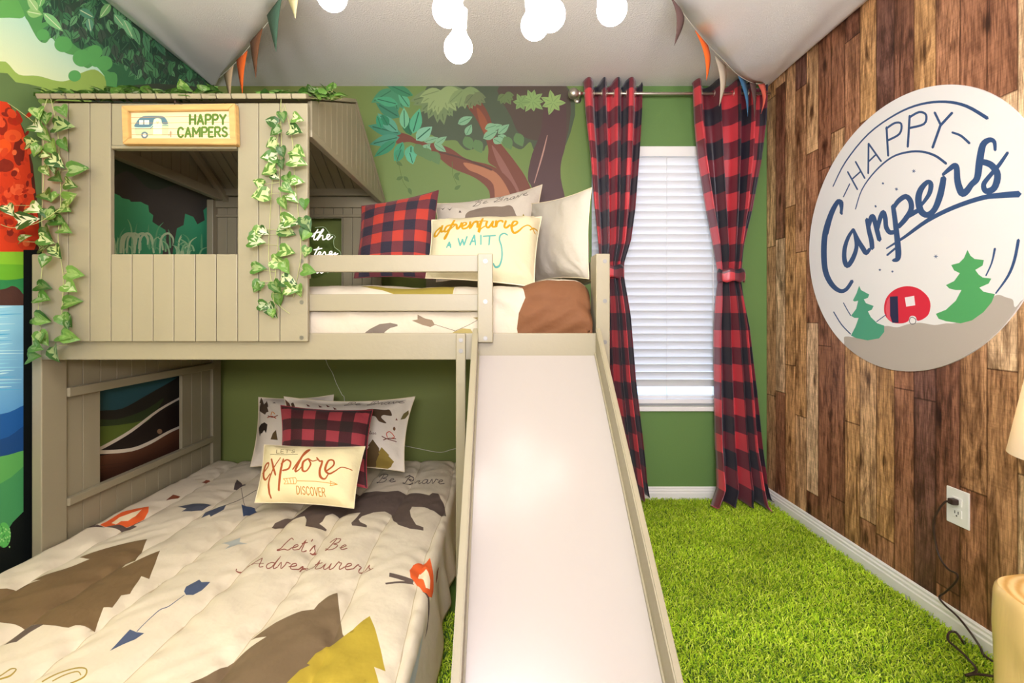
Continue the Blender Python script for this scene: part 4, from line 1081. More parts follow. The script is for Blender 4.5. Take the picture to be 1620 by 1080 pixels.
pillow('printed_pillow', [(409, 628), (528, 624), (532, 745), (396, 738)], 2.66, 2.52, .07, art_sham_l, '#d8ccb8', M_pillow, 'woodland printed pillow at the left back of the lower bed, partly covered', seed=2, flange=.04)
pillow('printed_pillow', [(449, 627), (657, 627), (640, 746), (452, 742)], 2.56, 2.40, .07, art_sham, '#dbd0bc', M_pillow, 'wide woodland printed pillow behind the dark checked one on the lower bed', seed=4, flange=.05, sag=.02)
pillow('plaid_pillow', [(444, 641), (590, 648), (581, 772), (440, 760)], 2.34, 2.14, .06, none, '#ffffff', M_plaid_lo, 'dark red and black checked throw pillow leaning on the lower bed', seed=6, cat='pillow')
def art_exp(A):
    c = '#a4532a'; g = lambda pts, w, col=c: A.stroke(Z('H', pts), np.array(w) * 1.15, col)
    g([(215, 735), (255, 705), (262, 680), (235, 690), (222, 745), (240, 780), (275, 750)], [2, 2, 2.2, 3, 3.2, 2.6, 1.6])
    g([(285, 660), (300, 720), (315, 765)], [2.4, 3.2, 2.4]); g([(345, 655), (290, 740), (268, 790), (266, 840), (275, 885)], [1.4, 2, 2.6, 3, 2])
    g([(365, 665), (350, 740), (330, 850)], [2.2, 3.4, 2.8]); g([(352, 700), (385, 672), (412, 690), (400, 730), (362, 742)], 2.4)
    g([(425, 735), (480, 660), (525, 600), (505, 610), (465, 690), (440, 745), (460, 740), (478, 720)], [2, 2, 2, 2.6, 3.2, 2.8, 1.6, 1.4])
    g([(520, 665), (490, 690), (485, 740), (510, 742), (535, 700), (520, 665), (545, 680), (575, 672)], [2.2, 3, 3, 2, 2.4, 2, 1.6, 1.4])
    g([(570, 655), (590, 680), (605, 680), (590, 740), (595, 780), (620, 790), (640, 760)], [2, 2.4, 2.4, 3, 3.4, 2.2, 1.4])
    g([(630, 740), (670, 700), (668, 668), (640, 672), (622, 730), (645, 756), (680, 735), (715, 710), (750, 712), (780, 720)], [2, 2.2, 2.4, 2.4, 3.2, 2.6, 1.8, 1.4, 1.4, 1.2])
    A.text("LET'S", *Z('H', [(318, 622)])[0], 7, 1.0, '#7a6a4a', caps=True, right=(1.5, .02)); A.stroke(Z('H', [(275, 630), (360, 634), (455, 636)]), .8, '#7a6a4a')
    A.text('DISCOVER', *Z('H', [(442, 876)])[0], 11, 1.3, '#b97a2c', caps=True, right=(.72, .05), up=(.05, -1))
    A.stroke(Z('H', [(450, 805), (560, 808), (690, 816)]), 1.0, '#c98a2e', False)
    for st in ([(365, 790), (440, 785), (450, 805), (440, 822), (368, 820), (380, 805), (365, 790)], [(650, 800), (693, 816), (648, 828), (656, 815), (650, 800)], [(385, 790), (395, 820)], [(405, 788), (412, 820)], [(425, 787), (430, 820)]): A.stroke(Z('H', st), .9, '#c98a2e', False)
pillow('lumbar_pillow', [(418, 703), (578, 706), (560, 804), (403, 795)], 2.12, 1.97, .07, art_exp, '#e6d7a6', M_pillow, 'cream lumbar pillow with rust script lettering lying on the lower comforter', seed=12, pin=.02, art_dy=3)
# ================================================================== CURTAINS
YC = F / 276
M_satin = check_mat('plaid_satin', '#cc3a42', '#221f2a', '#6e2430', .098, .34, .25, off=(0, .37), spec=.5, bump=.03)
rod = thing('curtain_rod', (.85, YC, 2.3), 'brushed nickel curtain rod with round finials above the window', 'curtain rod')
zr = at(0, 148, YC).z
xr0, xr1 = at(914, 0, YC).x, at(1218, 0, YC).x
MB().tube([(xr0, YC, zr), (.9, YC, zr), (xr1, YC, zr)], .0085, 14).build('pole', M_steel, rod)
MB().lathe([(.009, -.052), (.009, -.042), (.016, -.040), (.016, -.033), (.012, -.029), (.021, -.023), (.029, -.011), (.0315, 0), (.029, .012), (.021, .024), (.01, .030), (.001, .0315)], (xr0 - .024, YC, zr), 24, 'X', ).build('finial', M_steel, rod)
for x in (xr0 + .012, xr1 - .06):
    m = MB(); m.box(x - .006, x + .006, YC, YB - .003, zr - .006, zr + .006, .002); m.lathe([(.022, 0), (.022, .006), (.001, .006)], (x, YB, zr), 18, 'Y'); m.build('bracket', M_steel, rod)

def curtain(keys, top, nf, seed, label, tie_px, flare):
    """keys: (y_px, left_px, right_px) outline of the gathered cloth; top: grommet header"""
    root = thing('curtain', (at((keys[0][1] + keys[0][2]) / 2, 0, YC).x, YC, 0), label, 'curtain')
    ky = np.array([k[0] for k in keys], float); kl = np.array([k[1] for k in keys], float); kr = np.array([k[2] for k in keys], float)
    nu, nv = nf * 20 + 1, 150
    u = np.linspace(0, 1, nu); yp = np.linspace(ky[0], ky[-1], nv)
    rs = np.random.RandomState(seed)
    V = np.zeros((nv, nu, 3)); UV = np.zeros((nv, nu, 2))
    ph = np.cumsum(1 + .25 * rs.randn(nf * 2)); ph = ph / ph[-1]
    uw = np.interp(u, np.r_[0, ph], np.linspace(0, 1, nf * 2 + 1))        # uneven folds
    cloth = .52
    ties = at(0, tie_px, YC).z
    for j, y in enumerate(yp):
        l, r = np.interp(y, ky, kl), np.interp(y, ky, kr)
        xl, xr_ = (l - VX) * YC / F, (r - VX) * YC / F
        z = CH + (VY - y) * YC / F
        t = (y - ky[0]) / (ky[-1] - ky[0])
        wdt = xr_ - xl
        amp = .044 * (1 - .45 * math.exp(-((z - ties) / .10) ** 2)) * (1 + .35 * max(0, t - .8) * 5)
        fold = np.sin(uw * nf * 2 * PI + .6 * math.sin(3 * t) * np.sin(u * 6 + seed)); fold = np.sign(fold) * np.abs(fold) ** .8
        fold2 = .25 * np.sin(uw * nf * 4 * PI + 2 * t + seed) * min(1, t * 6)
        if t > .9: fold2 = fold2 + .25 * np.sin(u * 23 + t * 40) * (t - .9) * 10
        V[j, :, 0] = xl + wdt * (u + .012 * np.cos(uw * nf * 2 * PI) * (t > 0))
        V[j, :, 1] = YC - .003 - amp * (fold + fold2) * .9 + .01 * np.sin(7 * t + seed) - flare * max(0, t - .86) * np.abs(np.sin(uw * 5 + 1))
        top_scallop = np.where(t < .02, .012 * fold, 0)
        V[j, :, 2] = z + .010 * fold * math.exp(-t * 40) 
        V[j, :, 2] = np.maximum(V[j, :, 2], .034 + .004 * np.sin(u * 30)); UV[j, :, 0] = u * cloth; UV[j, :, 1] = z
    idx = np.arange(nv * nu).reshape(nv, nu)
    Fq = np.stack([idx[:-1, :-1], idx[1:, :-1], idx[1:, 1:], idx[:-1, 1:]], -1).reshape(-1, 4)
    o = np_mesh('cloth', V.reshape(-1, 3), Fq, M_satin, root, uv=UV.reshape(-1, 2))
    so = o.modifiers.new('thick', 'SOLIDIFY'); so.thickness = .0015
    # grommets where the cloth crosses the rod
    for k in range(nf * 2):
        uk = np.interp((k + .5 - .5) / (nf * 2), uw, u) if k else .02
        if k == 0: continue
        xg = np.interp(uk, u, V[6, :, 0]); 
        m = MB(); ring = [(xg, YC - .0 + .019 * math.cos(a), zr + .019 * math.sin(a)) for a in np.linspace(0, 2 * PI, 20, endpoint=False)]
        m.tube(ring, .0028, 6, closed=True); m.build('grommet', M_steel, root)
    # tie-back: gathered band
    i = int(np.argmin(np.abs(yp - tie_px))); xl, xr_ = V[i, 0, 0] - .004, V[i, -1, 0] + .004
    cx, rx, ry = (xl + xr_) / 2, (xr_ - xl) / 2 + .004, .047
    Vt = []; UVt = []; na, nb = 48, 6
    for b in range(nb + 1):
        f = b / nb * 2 - 1
        for a in range(na):
            an = a / na * 2 * PI; k = 1 + .02 * math.sin(an * 9) + .05 * (1 - f * f)
            Vt.append((cx + rx * k * math.cos(an), YC - .002 + ry * k * math.sin(an), ties + f * .036 + .005 * math.sin(an * 6 + f))); UVt.append((a / na * 2 * PI * rx * 1.4, .21 + f * .03))
    Tt = [(b * na + a, b * na + (a + 1) % na, (b + 1) * na + (a + 1) % na, (b + 1) * na + a) for b in range(nb) for a in range(na)]
    tb = np_mesh('tie_back', np.array(Vt), np.array(Tt), M_satin, root, uv=np.array(UVt))
    so = tb.modifiers.new('thick', 'SOLIDIFY'); so.thickness = .002
    return root
curtain([(129, 922, 1016), (180, 925, 1014), (250, 932, 1009), (330, 938, 1002), (380, 943, 995), (415, 946, 985), (430, 948, 984), (450, 948, 986), (500, 946, 994), (600, 948, 1003), (700, 955, 1016), (760, 962, 1023), (787, 962, 1027)], 0, 4, 1,
        'red and black buffalo check curtain left of the blind, behind the bunk post', 430, .0)
curtain([(133, 1093, 1212), (190, 1096, 1211), (250, 1103, 1205), (330, 1118, 1192), (385, 1130, 1180), (422, 1136, 1176), (440, 1138, 1174), (460, 1136, 1178), (520, 1132, 1190), (620, 1131, 1200), (720, 1131, 1208), (765, 1128, 1212), (786, 1117, 1216), (799, 1113, 1221)], 0, 4, 4,
        'red and black buffalo check curtain in the right corner beside the plank wall', 436, .5)

# ================================================================== ROUND PAINTED SIGN ON THE PLANK WALL
def c_right(P):
    s = (P[:, 0] - VX) / XR; return np.c_[F / s, CH + (VY - P[:, 1]) / s]
NV = '#34507a'
A = Art(c_right)
cY, cZ, cR = 1.916, 1.4125, .5375
g = lambda pts, w, c=NV: A.stroke(Z('M', pts), np.array(w) * 1.18, c)
h = lambda pts, w, c=NV: A.stroke(Z('N', pts), np.array(w) * 1.12, c)
# hill
A.poly(Z('N', [(372, 870), (375, 825), (400, 818), (440, 822), (520, 800), (620, 755), (700, 762), (760, 745), (800, 738), (850, 735), (930, 748), (1000, 738), (1060, 735), (1150, 690), (1250, 620), (1310, 565), (1370, 580), (1410, 595), (1425, 640), (1500, 600), (1600, 900), (1000, 1200), (500, 1200), (300, 900)]), '#b7aca0', True)
# trees
A.poly(Z('N', [(468, 508), (480, 535), (530, 562), (522, 582), (497, 592), (510, 615), (557, 632), (545, 655), (522, 665), (540, 700), (580, 738), (622, 752), (622, 790), (590, 830), (520, 842), (450, 828), (418, 812), (445, 760), (465, 705), (440, 705), (418, 692), (450, 650), (462, 600), (440, 605), (430, 598), (452, 555)]), '#4fa07e')
A.poly(Z('N', [(1132, 290), (1150, 325), (1175, 345), (1232, 352), (1225, 385), (1180, 412), (1200, 440), (1225, 458), (1278, 465), (1262, 495), (1205, 520), (1230, 545), (1300, 560), (1280, 610), (1230, 670), (1160, 720), (1090, 738), (1000, 725), (955, 710), (938, 680), (1000, 655), (1060, 600), (1095, 535), (1060, 535), (1020, 525), (1000, 505), (1050, 480), (1085, 432), (1050, 415), (1032, 382), (1080, 370), (1110, 340)]), '#54a562')
# camper
A.poly(Z('N', [(628, 690), (622, 630), (640, 575), (690, 530), (760, 511), (830, 525), (885, 570), (905, 620), (895, 680), (860, 712), (825, 722), (815, 700), (795, 692), (778, 700), (768, 725), (730, 738), (670, 732)]), '#d8283c', True)
A.poly(Z('N', [(657, 575), (705, 572), (710, 735), (672, 735), (658, 690)]), '#272848')
A.poly(Z('N', [(640, 600), (656, 575), (656, 690), (668, 732), (640, 705), (630, 650)]), '#e25a68')
A.poly(Z('N', [(748, 580), (805, 570), (812, 628), (756, 636)]), '#efe6e6')
A.stroke(Z('N', [(795, 700), (815, 715), (810, 738), (788, 742), (776, 725), (782, 705), (795, 700)]), 1.2, '#5d5a60'); h([(632, 686), (575, 728)], 1.2)
for pts, w in ([(312, 668), (360, 745), (415, 803)], 1.6), ([(372, 613), (395, 655), (416, 690)], 1.4), ([(1300, 282), (1280, 370), (1245, 447)], [3.4, 2.4, 2]), ([(1444, 230), (1420, 350), (1380, 450), (1305, 555)], [4.6, 4.4, 3.6, 2]): h(pts, w)
for x, y, r in ((595, 412, 1.8), (672, 422, 1.6), (938, 330, 3.0), (568, 22, 1.2)):
    x, y = Z('N', [(x, y)])[0]
    for a in (0, 1.05, 2.1): A.stroke([(x - r * math.cos(a), y - r * math.sin(a)), (x + r * math.cos(a), y + r * math.sin(a))], .9, NV, False)
for x, y, r in ((957, 658, 2.6), (768, 733, 1.6), (851, 768, 2.4), (724, 874, 1.4)):
    x, y = Z('M', [(x, y)])[0]
    for a in (.3, 1.35, 2.4): A.stroke([(x - r * math.cos(a), y - r * math.sin(a)), (x + r * math.cos(a), y + r * math.sin(a))], 1.0, NV, False)
# arcs and HAPPY
g([(462, 752), (540, 600), (680, 430), (850, 310), (1000, 250), (1150, 235), (1280, 262), (1407, 335)], [1.4, 1.8, 2, 2.4, 3, 3.6, 4.4, 5])
g([(600, 890), (640, 770), (720, 660), (820, 575), (920, 542), (1010, 540), (1090, 565), (1155, 612)], [1.4, 1.6, 2, 2.4, 2.8, 3, 3.4, 3.6])
for pts, w in (([(552, 662), (612, 770)], 2), ([(600, 600), (657, 702)], 2), ([(580, 706), (632, 660)], 1.8), ([(678, 672), (680, 490), (757, 598)], 2.2), ([(680, 600), (722, 560)], 2),
               ([(800, 565), (790, 390)], 2.6), ([(787, 400), (840, 365), (880, 370), (870, 430), (800, 470)], 2.6), ([(920, 510), (932, 320)], 2.8), ([(930, 330), (990, 298), (1032, 315), (1020, 370), (932, 395)], 2.8),
               ([(1085, 300), (1120, 372)], 3), ([(1192, 302), (1120, 380), (1072, 515)], 3.2), ([(526, 815), (565, 735)], 1.4), ([(1192, 422), (1245, 442), (1298, 488)], [2.6, 3, 3.2])):
    A.stroke(Z('M', pts), np.array(w) * 1.3, NV, sm=len(pts) > 4 or pts[0] == (1192, 422))
# Campers
g([(512, 915), (515, 850), (490, 850), (450, 930), (420, 1040)], [4, 5, 5, 6, 6.4])
h([(362, 72), (355, 15), (340, -10), (300, 60), (262, 180), (252, 300), (262, 420), (300, 500), (350, 540), (390, 530), (425, 480)], [3, 4.4, 5, 7, 8, 8.2, 8, 7.4, 6, 5.4, 5])
FR['Q'] = (1320, 290, 7.717)
k_ = lambda pts, w: A.stroke(Z('Q', pts), np.array(w) / 7.717, NV)
k_([(248, 560), (190, 650), (145, 780), (138, 920), (172, 1005), (235, 930), (285, 790), (275, 660), (248, 560)], [34, 44, 52, 58, 60, 58, 50, 44, 34])
k_([(250, 560), (310, 700), (370, 800), (405, 850), (450, 800)], [30, 52, 62, 54, 40])
k_([(415, 440), (440, 580), (470, 700), (478, 790)], [50, 56, 60, 58]); k_([(430, 560), (455, 450), (482, 400), (510, 460), (540, 580), (568, 690)], [40, 56, 60, 60, 60, 56])
k_([(545, 560), (575, 430), (615, 350), (640, 430), (650, 530), (690, 595), (745, 595)], [44, 56, 56, 58, 58, 58, 52])
k_([(735, 275), (755, 420), (775, 580), (790, 720), (800, 860), (785, 925), (735, 940)], [56, 62, 68, 74, 74, 62, 36])
k_([(740, 300), (800, 215), (890, 160), (950, 220), (955, 320), (890, 430), (800, 530)], [50, 58, 64, 66, 66, 64, 56]); k_([(880, 420), (960, 375), (1060, 320)], [50, 62, 50])
g([(1000, 870), (1050, 800), (1062, 740), (1040, 725), (1000, 770), (985, 830), (1000, 900), (1040, 925), (1085, 890), (1120, 800), (1140, 700)], [4, 6, 7, 6, 8, 9, 9, 8, 8, 9, 8])
g([(1135, 680), (1170, 650), (1205, 625), (1220, 640), (1225, 720), (1250, 790), (1280, 780), (1310, 740), (1345, 700), (1360, 600), (1380, 500), (1420, 468), (1450, 480), (1455, 530)], [4, 6, 7.5, 8, 9, 10, 9, 8, 9, 10, 9, 7, 5.6, 4])
g([(1370, 600), (1430, 620), (1470, 680), (1450, 760), (1400, 780), (1385, 740), (1420, 690), (1480, 620), (1532, 545)], [8, 9, 9.5, 9, 8, 7, 6, 5.4, 4])
g([(790, 1130), (900, 1060), (1040, 960), (1200, 880), (1380, 820), (1500, 805), (1600, 798)], [2, 4, 5.5, 6, 6.6, 8, 9])
h([(640, 322), (690, 280)], [3, 3])
dom = [(cY + cR * math.cos(a), cZ + cR * math.sin(a)) for a in np.linspace(0, 2 * PI, 128, endpoint=False)]
P, T, K = art_geo(dom, .08, '#e9e6e3', A.L)
n0 = len(P); th = .006
V = np.c_[np.full(n0, XR - th), P[:, 0], P[:, 1]]
rim = np.array(dom); m_ = len(rim)
V = np.vstack([V, np.c_[np.full(m_, XR - th), rim], np.c_[np.full(m_, XR - .0005), rim]])
ii = np.arange(m_); jj = (ii + 1) % m_
T = np.vstack([T, np.c_[n0 + ii, n0 + jj, n0 + m_ + jj], np.c_[n0 + ii, n0 + m_ + jj, n0 + m_ + ii]])
K = np.concatenate([K, np.broadcast_to(np.array(lin('#e9e6e3')), (2 * m_, 3, 3))])
o = np_mesh('round_sign', V, T, M_sign, colors=K, smooth=False)
tag(o, 'large round white sign with blue camper lettering, pines and red trailer on the plank wall', 'sign')

# ================================================================== HANGING WOODEN SIGN ON THE HOUSE
M_pine = mat('pine_frame', '#bf985a', .5, .1, 60, .1, 12, stretch=(1, 1, 6))
YS = YPN - .026
quad = [(193, 167.5), (372.5, 164), (375, 229), (195, 228)]
sg = thing('wooden_sign', at(284, 228, YS), 'framed pine sign with green letters and blue trailer on the house front', 'sign')
def sw(u, v, d):          # u,v in 0..1, d towards the viewer
    q = inv_bilinear  # (kept for clarity)
    tl, tr, br, bl_ = [np.array(at(*p, YS)) for p in quad]
    X = bl_ * (1 - u) * (1 - v) + br * u * (1 - v) + tr * u * v + tl * (1 - u) * v
    return Vector(X) + Vector((0, -d, 0))
m = MB()
fu, fv = .058, .15
for (a, b, c, d) in (((0, 0), (1, 0), (1 - fu, fv), (fu, fv)), ((0, 1), (1, 1), (1 - fu, 1 - fv), (fu, 1 - fv)), ((0, 0), (0, 1), (fu, 1 - fv), (fu, fv)), ((1, 0), (1, 1), (1 - fu, 1 - fv), (1 - fu, fv))):
    m.prism([sw(*p, .004) for p in (a, b, c, d)], (0, .026, 0), .002)
m.build('frame', M_pine, sg)
A = Art(lambda P: inv_bilinear(quad, P))
q = lambda pts: Z('S', pts)
A.poly(q([(335, 330), (345, 290), (375, 245), (420, 217), (480, 211), (600, 211), (650, 222), (685, 265), (697, 320), (695, 400), (685, 425), (380, 425), (350, 415), (335, 380)]), '#aebb90', True)
A.poly(q([(338, 330), (350, 285), (380, 243), (425, 217), (480, 211), (600, 211), (650, 222), (683, 265), (690, 300), (630, 298), (620, 250), (580, 235), (540, 252), (530, 300), (500, 330)]), '#4e6f7c', True)
A.stroke(q([(338, 350), (500, 350), (535, 318)]), 1.1, '#4e6f7c', False); A.stroke(q([(630, 316), (695, 316)]), 1.0, '#4e6f7c', False)
A.stroke(q([(338, 338), (500, 338), (530, 308)]), .8, '#a9cdc4', False)
A.poly(q([(385, 258), (425, 258), (425, 303), (385, 303)]), '#f1e6c6'); A.poly(q([(440, 258), (488, 258), (488, 303), (440, 303)]), '#f1e6c6')
A.poly(q([(532, 415), (532, 290), (550, 250), (580, 238), (610, 252), (628, 290), (628, 415)]), '#f3e3b4')
A.poly(q([(580, 300), (562, 275), (572, 268), (580, 276), (590, 268), (600, 277)]), '#b9b48a')
A.ell(*q([(441, 418)])[0], 5.6, 5.4, '#5d6d72'); A.ell(*q([(441, 418)])[0], 2.8, 2.7, '#e9dcc0')
A.stroke(q([(695, 420), (730, 412)]), .9, '#7a5a3a', False); A.stroke(q([(722, 375), (722, 440)]), 1.2, '#8a5238', False); A.stroke(q([(708, 395), (738, 395)]), .9, '#8a5238', False)
for v in (.28, .43, .58, .73): A.stroke([np.array(quad[3]) * (1 - v) + np.array(quad[0]) * v + (8, 0), np.array(quad[2]) * (1 - v) + np.array(quad[1]) * v - (8, 0)], .7, '#a87c48', False)
GT = '#4c6a1c'
A.text('HAPPY', *q([(928, 302)])[0], 15.2, 3.6, GT, caps=True, right=(1.0, -.0), sp=1.0)
A.text('CAMPERS', *q([(800, 440)])[0], 15.0, 3.4, GT, caps=True, right=(.98, -.012), sp=.98)
P, T, K = art_geo([(fu * .9, fv * .9), (1 - fu * .9, fv * .9), (1 - fu * .9, 1 - fv * .9), (fu * .9, 1 - fv * .9)], (.1, .2), '#d9c79c', A.L)
V = np.array([tuple(sw(u, v, -.010)) for u, v in P])
np_mesh('sign_face', V, T, M_sign, sg, colors=K, smooth=False)
tl, tr = sw(.08, 1, .0), sw(.92, 1, 0)
m = MB(); m.tube([sw(.45, 1, -.006), at(277, 162, YS + .006), sw(.55, 1, -.006)], .0012, 6); m.tube([at(277, 159, YS + .012), at(277, 162, YS + .004)], .003, 8); m.build('hanging_cord', M_dark, sg)

# ================================================================== NEON SIGN ON THE BACK WALL
YN = YB - .02
ns = thing('neon_sign', at(510, 430, YN), 'glowing white neon script sign seen through the opening in the back of the house', 'neon sign')
M_neon = mat('neon_tube', '#fff6ea', .4, emit=1.3)
def neon(pts, px=True):
    P = smooth([(FR['T'][0] + x / FR['T'][2], FR['T'][1] + y / FR['T'][2]) for x, y in pts], 4)
    MB().tube([at(x, y, YN - .006) for x, y in P], .0032, 8).build('letter_tube', M_neon, ns)
neon([(130, 440), (200, 360), (225, 320), (180, 400), (160, 470), (190, 480), (225, 440), (300, 350), (310, 320), (290, 330), (240, 420), (215, 490), (270, 420), (300, 420), (300, 480), (340, 470), (390, 440), (410, 410), (380, 400), (360, 450), (390, 480), (455, 430)])
neon([(160, 385), (260, 360)])
neon([(240, 590), (200, 660), (175, 720), (215, 720), (245, 670), (270, 680), (250, 720), (290, 715), (330, 665), (350, 720), (385, 715), (440, 690), (440, 665), (410, 670), (410, 720), (470, 705), (500, 680), (480, 720), (540, 695)])
neon([(160, 640), (290, 615)])
neon([(150, 985), (190, 975), (215, 1000), (250, 975), (280, 1000), (330, 970)])
gm2 = mat('clear_acrylic', '#eaf6ea', .05); b_ = gm2.node_tree.nodes['Principled BSDF']; b_.inputs['Transmission Weight'].default_value = 1; b_.inputs['IOR'].default_value = 1.1
outl = smooth([(90, 300), (180, 292), (320, 285), (380, 350), (420, 395), (470, 410), (495, 440), (470, 490), (480, 590), (540, 640), (575, 680), (570, 760), (500, 900), (370, 1000), (330, 1020), (90, 1030)], 3, True)
m = MB(); m.prism([at(FR['T'][0] + x / 9.817, FR['T'][1] + y / 9.817, YN + .002) for x, y in outl], (0, .004, 0)); m.build('backing', gm2, ns)
m = MB(); m.tube([at(FR['T'][0] + x / 9.817, FR['T'][1] + y / 9.817, YN) for x, y in outl[3:40]], .0012, 6); m.build('backing_edge', mat('lit_acrylic_edge', '#cfe6b8', .3, emit=.3), ns)
M_wire = mat('white_wire', '#d9d6c4', .6)
def wire(pts, Y, label, r=.0016, m_=None):
    P = smooth(pts, 6); o = MB().tube([at(x, y, Y) for x, y in P], r, 6).build('cable', m_ or M_wire); return tag(o, label, 'cable')
wire([(513, 560), (518, 576), (526, 590), (532, 606), (541, 624), (545, 634), (546, 700)], YB - .006, 'thin white wire hanging down the green wall behind the lower pillows')
wire([(640, 705), (660, 709), (685, 714), (700, 715), (718, 710), (745, 706)], YB - .006, 'thin white wire running sideways along the green wall beside the lower bunk')

# ================================================================== FABRIC DRAPES ON THE CEILING
def drape(corner, edge, sx, label, wallx):
    """edge: free edge from the corner of the room towards the viewer"""
    E_ = smooth(edge, 10); n = len(E_); nu = 22
    V = []
    for i, (ex, ey, ez) in enumerate(E_):
        t = i / (n - 1)
        wy = YB - .004 - (YB - .004 - ey) * 1.0
        wy = corner[1] + (YF + .1 - corner[1]) * t ** 1.15
        for k in range(nu + 1):
            u = k / nu
            x = wallx + (ex - wallx) * u; y = wy + (ey - wy) * u
            zb = ZC - .004 + (ez - (ZC - .004)) * u
            z = zb - .045 * math.sin(PI * u) * min(1, t * 3) + .008 * math.sin(u * 13 + t * 5) * min(1, t * 4) * math.sin(PI * u)
            V.append((x, y, min(z, ZC - .003)))
    idx = np.arange(n * (nu + 1)).reshape(n, nu + 1)
    Q = np.stack([idx[:-1, :-1], idx[1:, :-1], idx[1:, 1:], idx[:-1, 1:]], -1).reshape(-1, 4)
    o = np_mesh('ceiling_drape', np.array(V), Q, M_drape)
    so = o.modifiers.new('thick', 'SOLIDIFY'); so.thickness = .002
    return tag(o, label, 'drape')
def pz(x, y, z): s = (VY - y) / (z - CH); return np.array([(x - VX) / s, F / s, z])
eL = [(XL + .004, YB - .004, ZC - .01), pz(349, 122, 2.42), pz(367, 104, 2.40), pz(388, 82, 2.385), pz(413, 52, 2.37), pz(436, 22, 2.36), pz(455, -6, 2.36), (-.62, 1.45, 2.37), (-.45, .9, 2.39), (-.4, -.8, 2.4)]
drape((XL, YB), eL, 1, 'white knit cloth draped below the ceiling in the left corner', XL + .003)
eR = [(XR - .004, YB - .004, ZC - .02), pz(1205, 131, 2.40), pz(1186, 129, 2.385), pz(1166, 117, 2.375), pz(1140, 90, 2.365), pz(1115, 60, 2.36), pz(1095, 36, 2.355), pz(1065, -4, 2.355), (.60, 1.4, 2.37), (.45, .9, 2.39), (.4, -.8, 2.4)]
drape((XR, YB), eR, -1, 'white knit cloth draped below the ceiling in the right corner', XR - .003)

# ---- bunting along the edge of each drape
def bunting(strp, flags, label, group=None):
    root = thing('bunting', tuple(strp[0]), label, 'bunting')
    P = smooth([tuple(p) for p in strp], 6)
    MB().tube([tuple(p) for p in P], .0016, 6).build('string', M_wire, root)
    for (a, b, tip, col, curl, z) in flags:
        A_, B_ = Vector(pz(*a, z)), Vector(pz(*b, z)); 
        Yt = (A_.y + B_.y) / 2 - .004
        C_ = at(*tip, Yt)
        n = 10; V = []; Tq = []
        for i in range(n + 1):
            t = i / n
            L_, R_ = A_.lerp(C_, t), B_.lerp(C_, t)
            off = Vector((0, -curl * math.sin(PI * t) , 0)) + Vector((curl * .3 * math.sin(PI * t), 0, 0))
            mid = (L_ + R_) / 2
            for p, q in ((L_, 0), (mid, 1), (R_, 0)): V.append(p + off * (1 + .5 * q))
        for i in range(n):
            for k in range(2): Tq.append((i * 3 + k, i * 3 + 3 + k, i * 3 + 4 + k, i * 3 + 1 + k))
        o = np_mesh('pennant', np.array([tuple(v) for v in V]), np.array(Tq), M_felt[col], root)
        so = o.modifiers.new('thick', 'SOLIDIFY'); so.thickness = .002
zl = 2.35
sL = [pz(346, 124, zl), pz(370, 102, zl), pz(396, 72, zl), pz(417, 44, zl), pz(436, 20, zl), pz(455, -8, zl), pz(490, -60, zl)]
bunting(sL, [((354, 117), (369, 103), (364, 158), 'tan', .012, zl), ((374, 95), (391, 80), (383.5, 150), 'orange', .02, zl), ((395.5, 66), (415, 44), (404.5, 123), 'brown', .02, zl), ((422, 24), (446, -8), (436.5, 82), 'green', .02, zl), ((450, -14), (478, -42), (467, 29), 'cream', .01, zl)],
        'felt pennant bunting strung along the left drape edge')
zr_ = 2.345
sR = [pz(1206, 133, zr_), pz(1190, 131, zr_), pz(1168, 119, zr_), pz(1145, 96, zr_), pz(1121, 72, zr_), pz(1098, 44, zr_), pz(1080, 20, zr_), pz(1062, -6, zr_), pz(1035, -50, zr_)]
bunting(sR, [((1058, -10), (1080, 19), (1067, 72), 'plum', .03, zr_), ((1100, 48), (1120, 71), (1118, 127), 'orange', .02, zr_), ((1131, 88), (1149, 104), (1138, 168), 'stone', .02, zr_), ((1168, 120), (1180, 127), (1183, 184), 'blue', .012, zr_), ((1186, 130), (1196, 132), (1193, 190), 'plum', .008, zr_), ((1199, 133), (1210, 132), (1204, 180), 'coral', .02, zr_)],
        'felt pennant bunting strung along the right drape edge over the curtain')

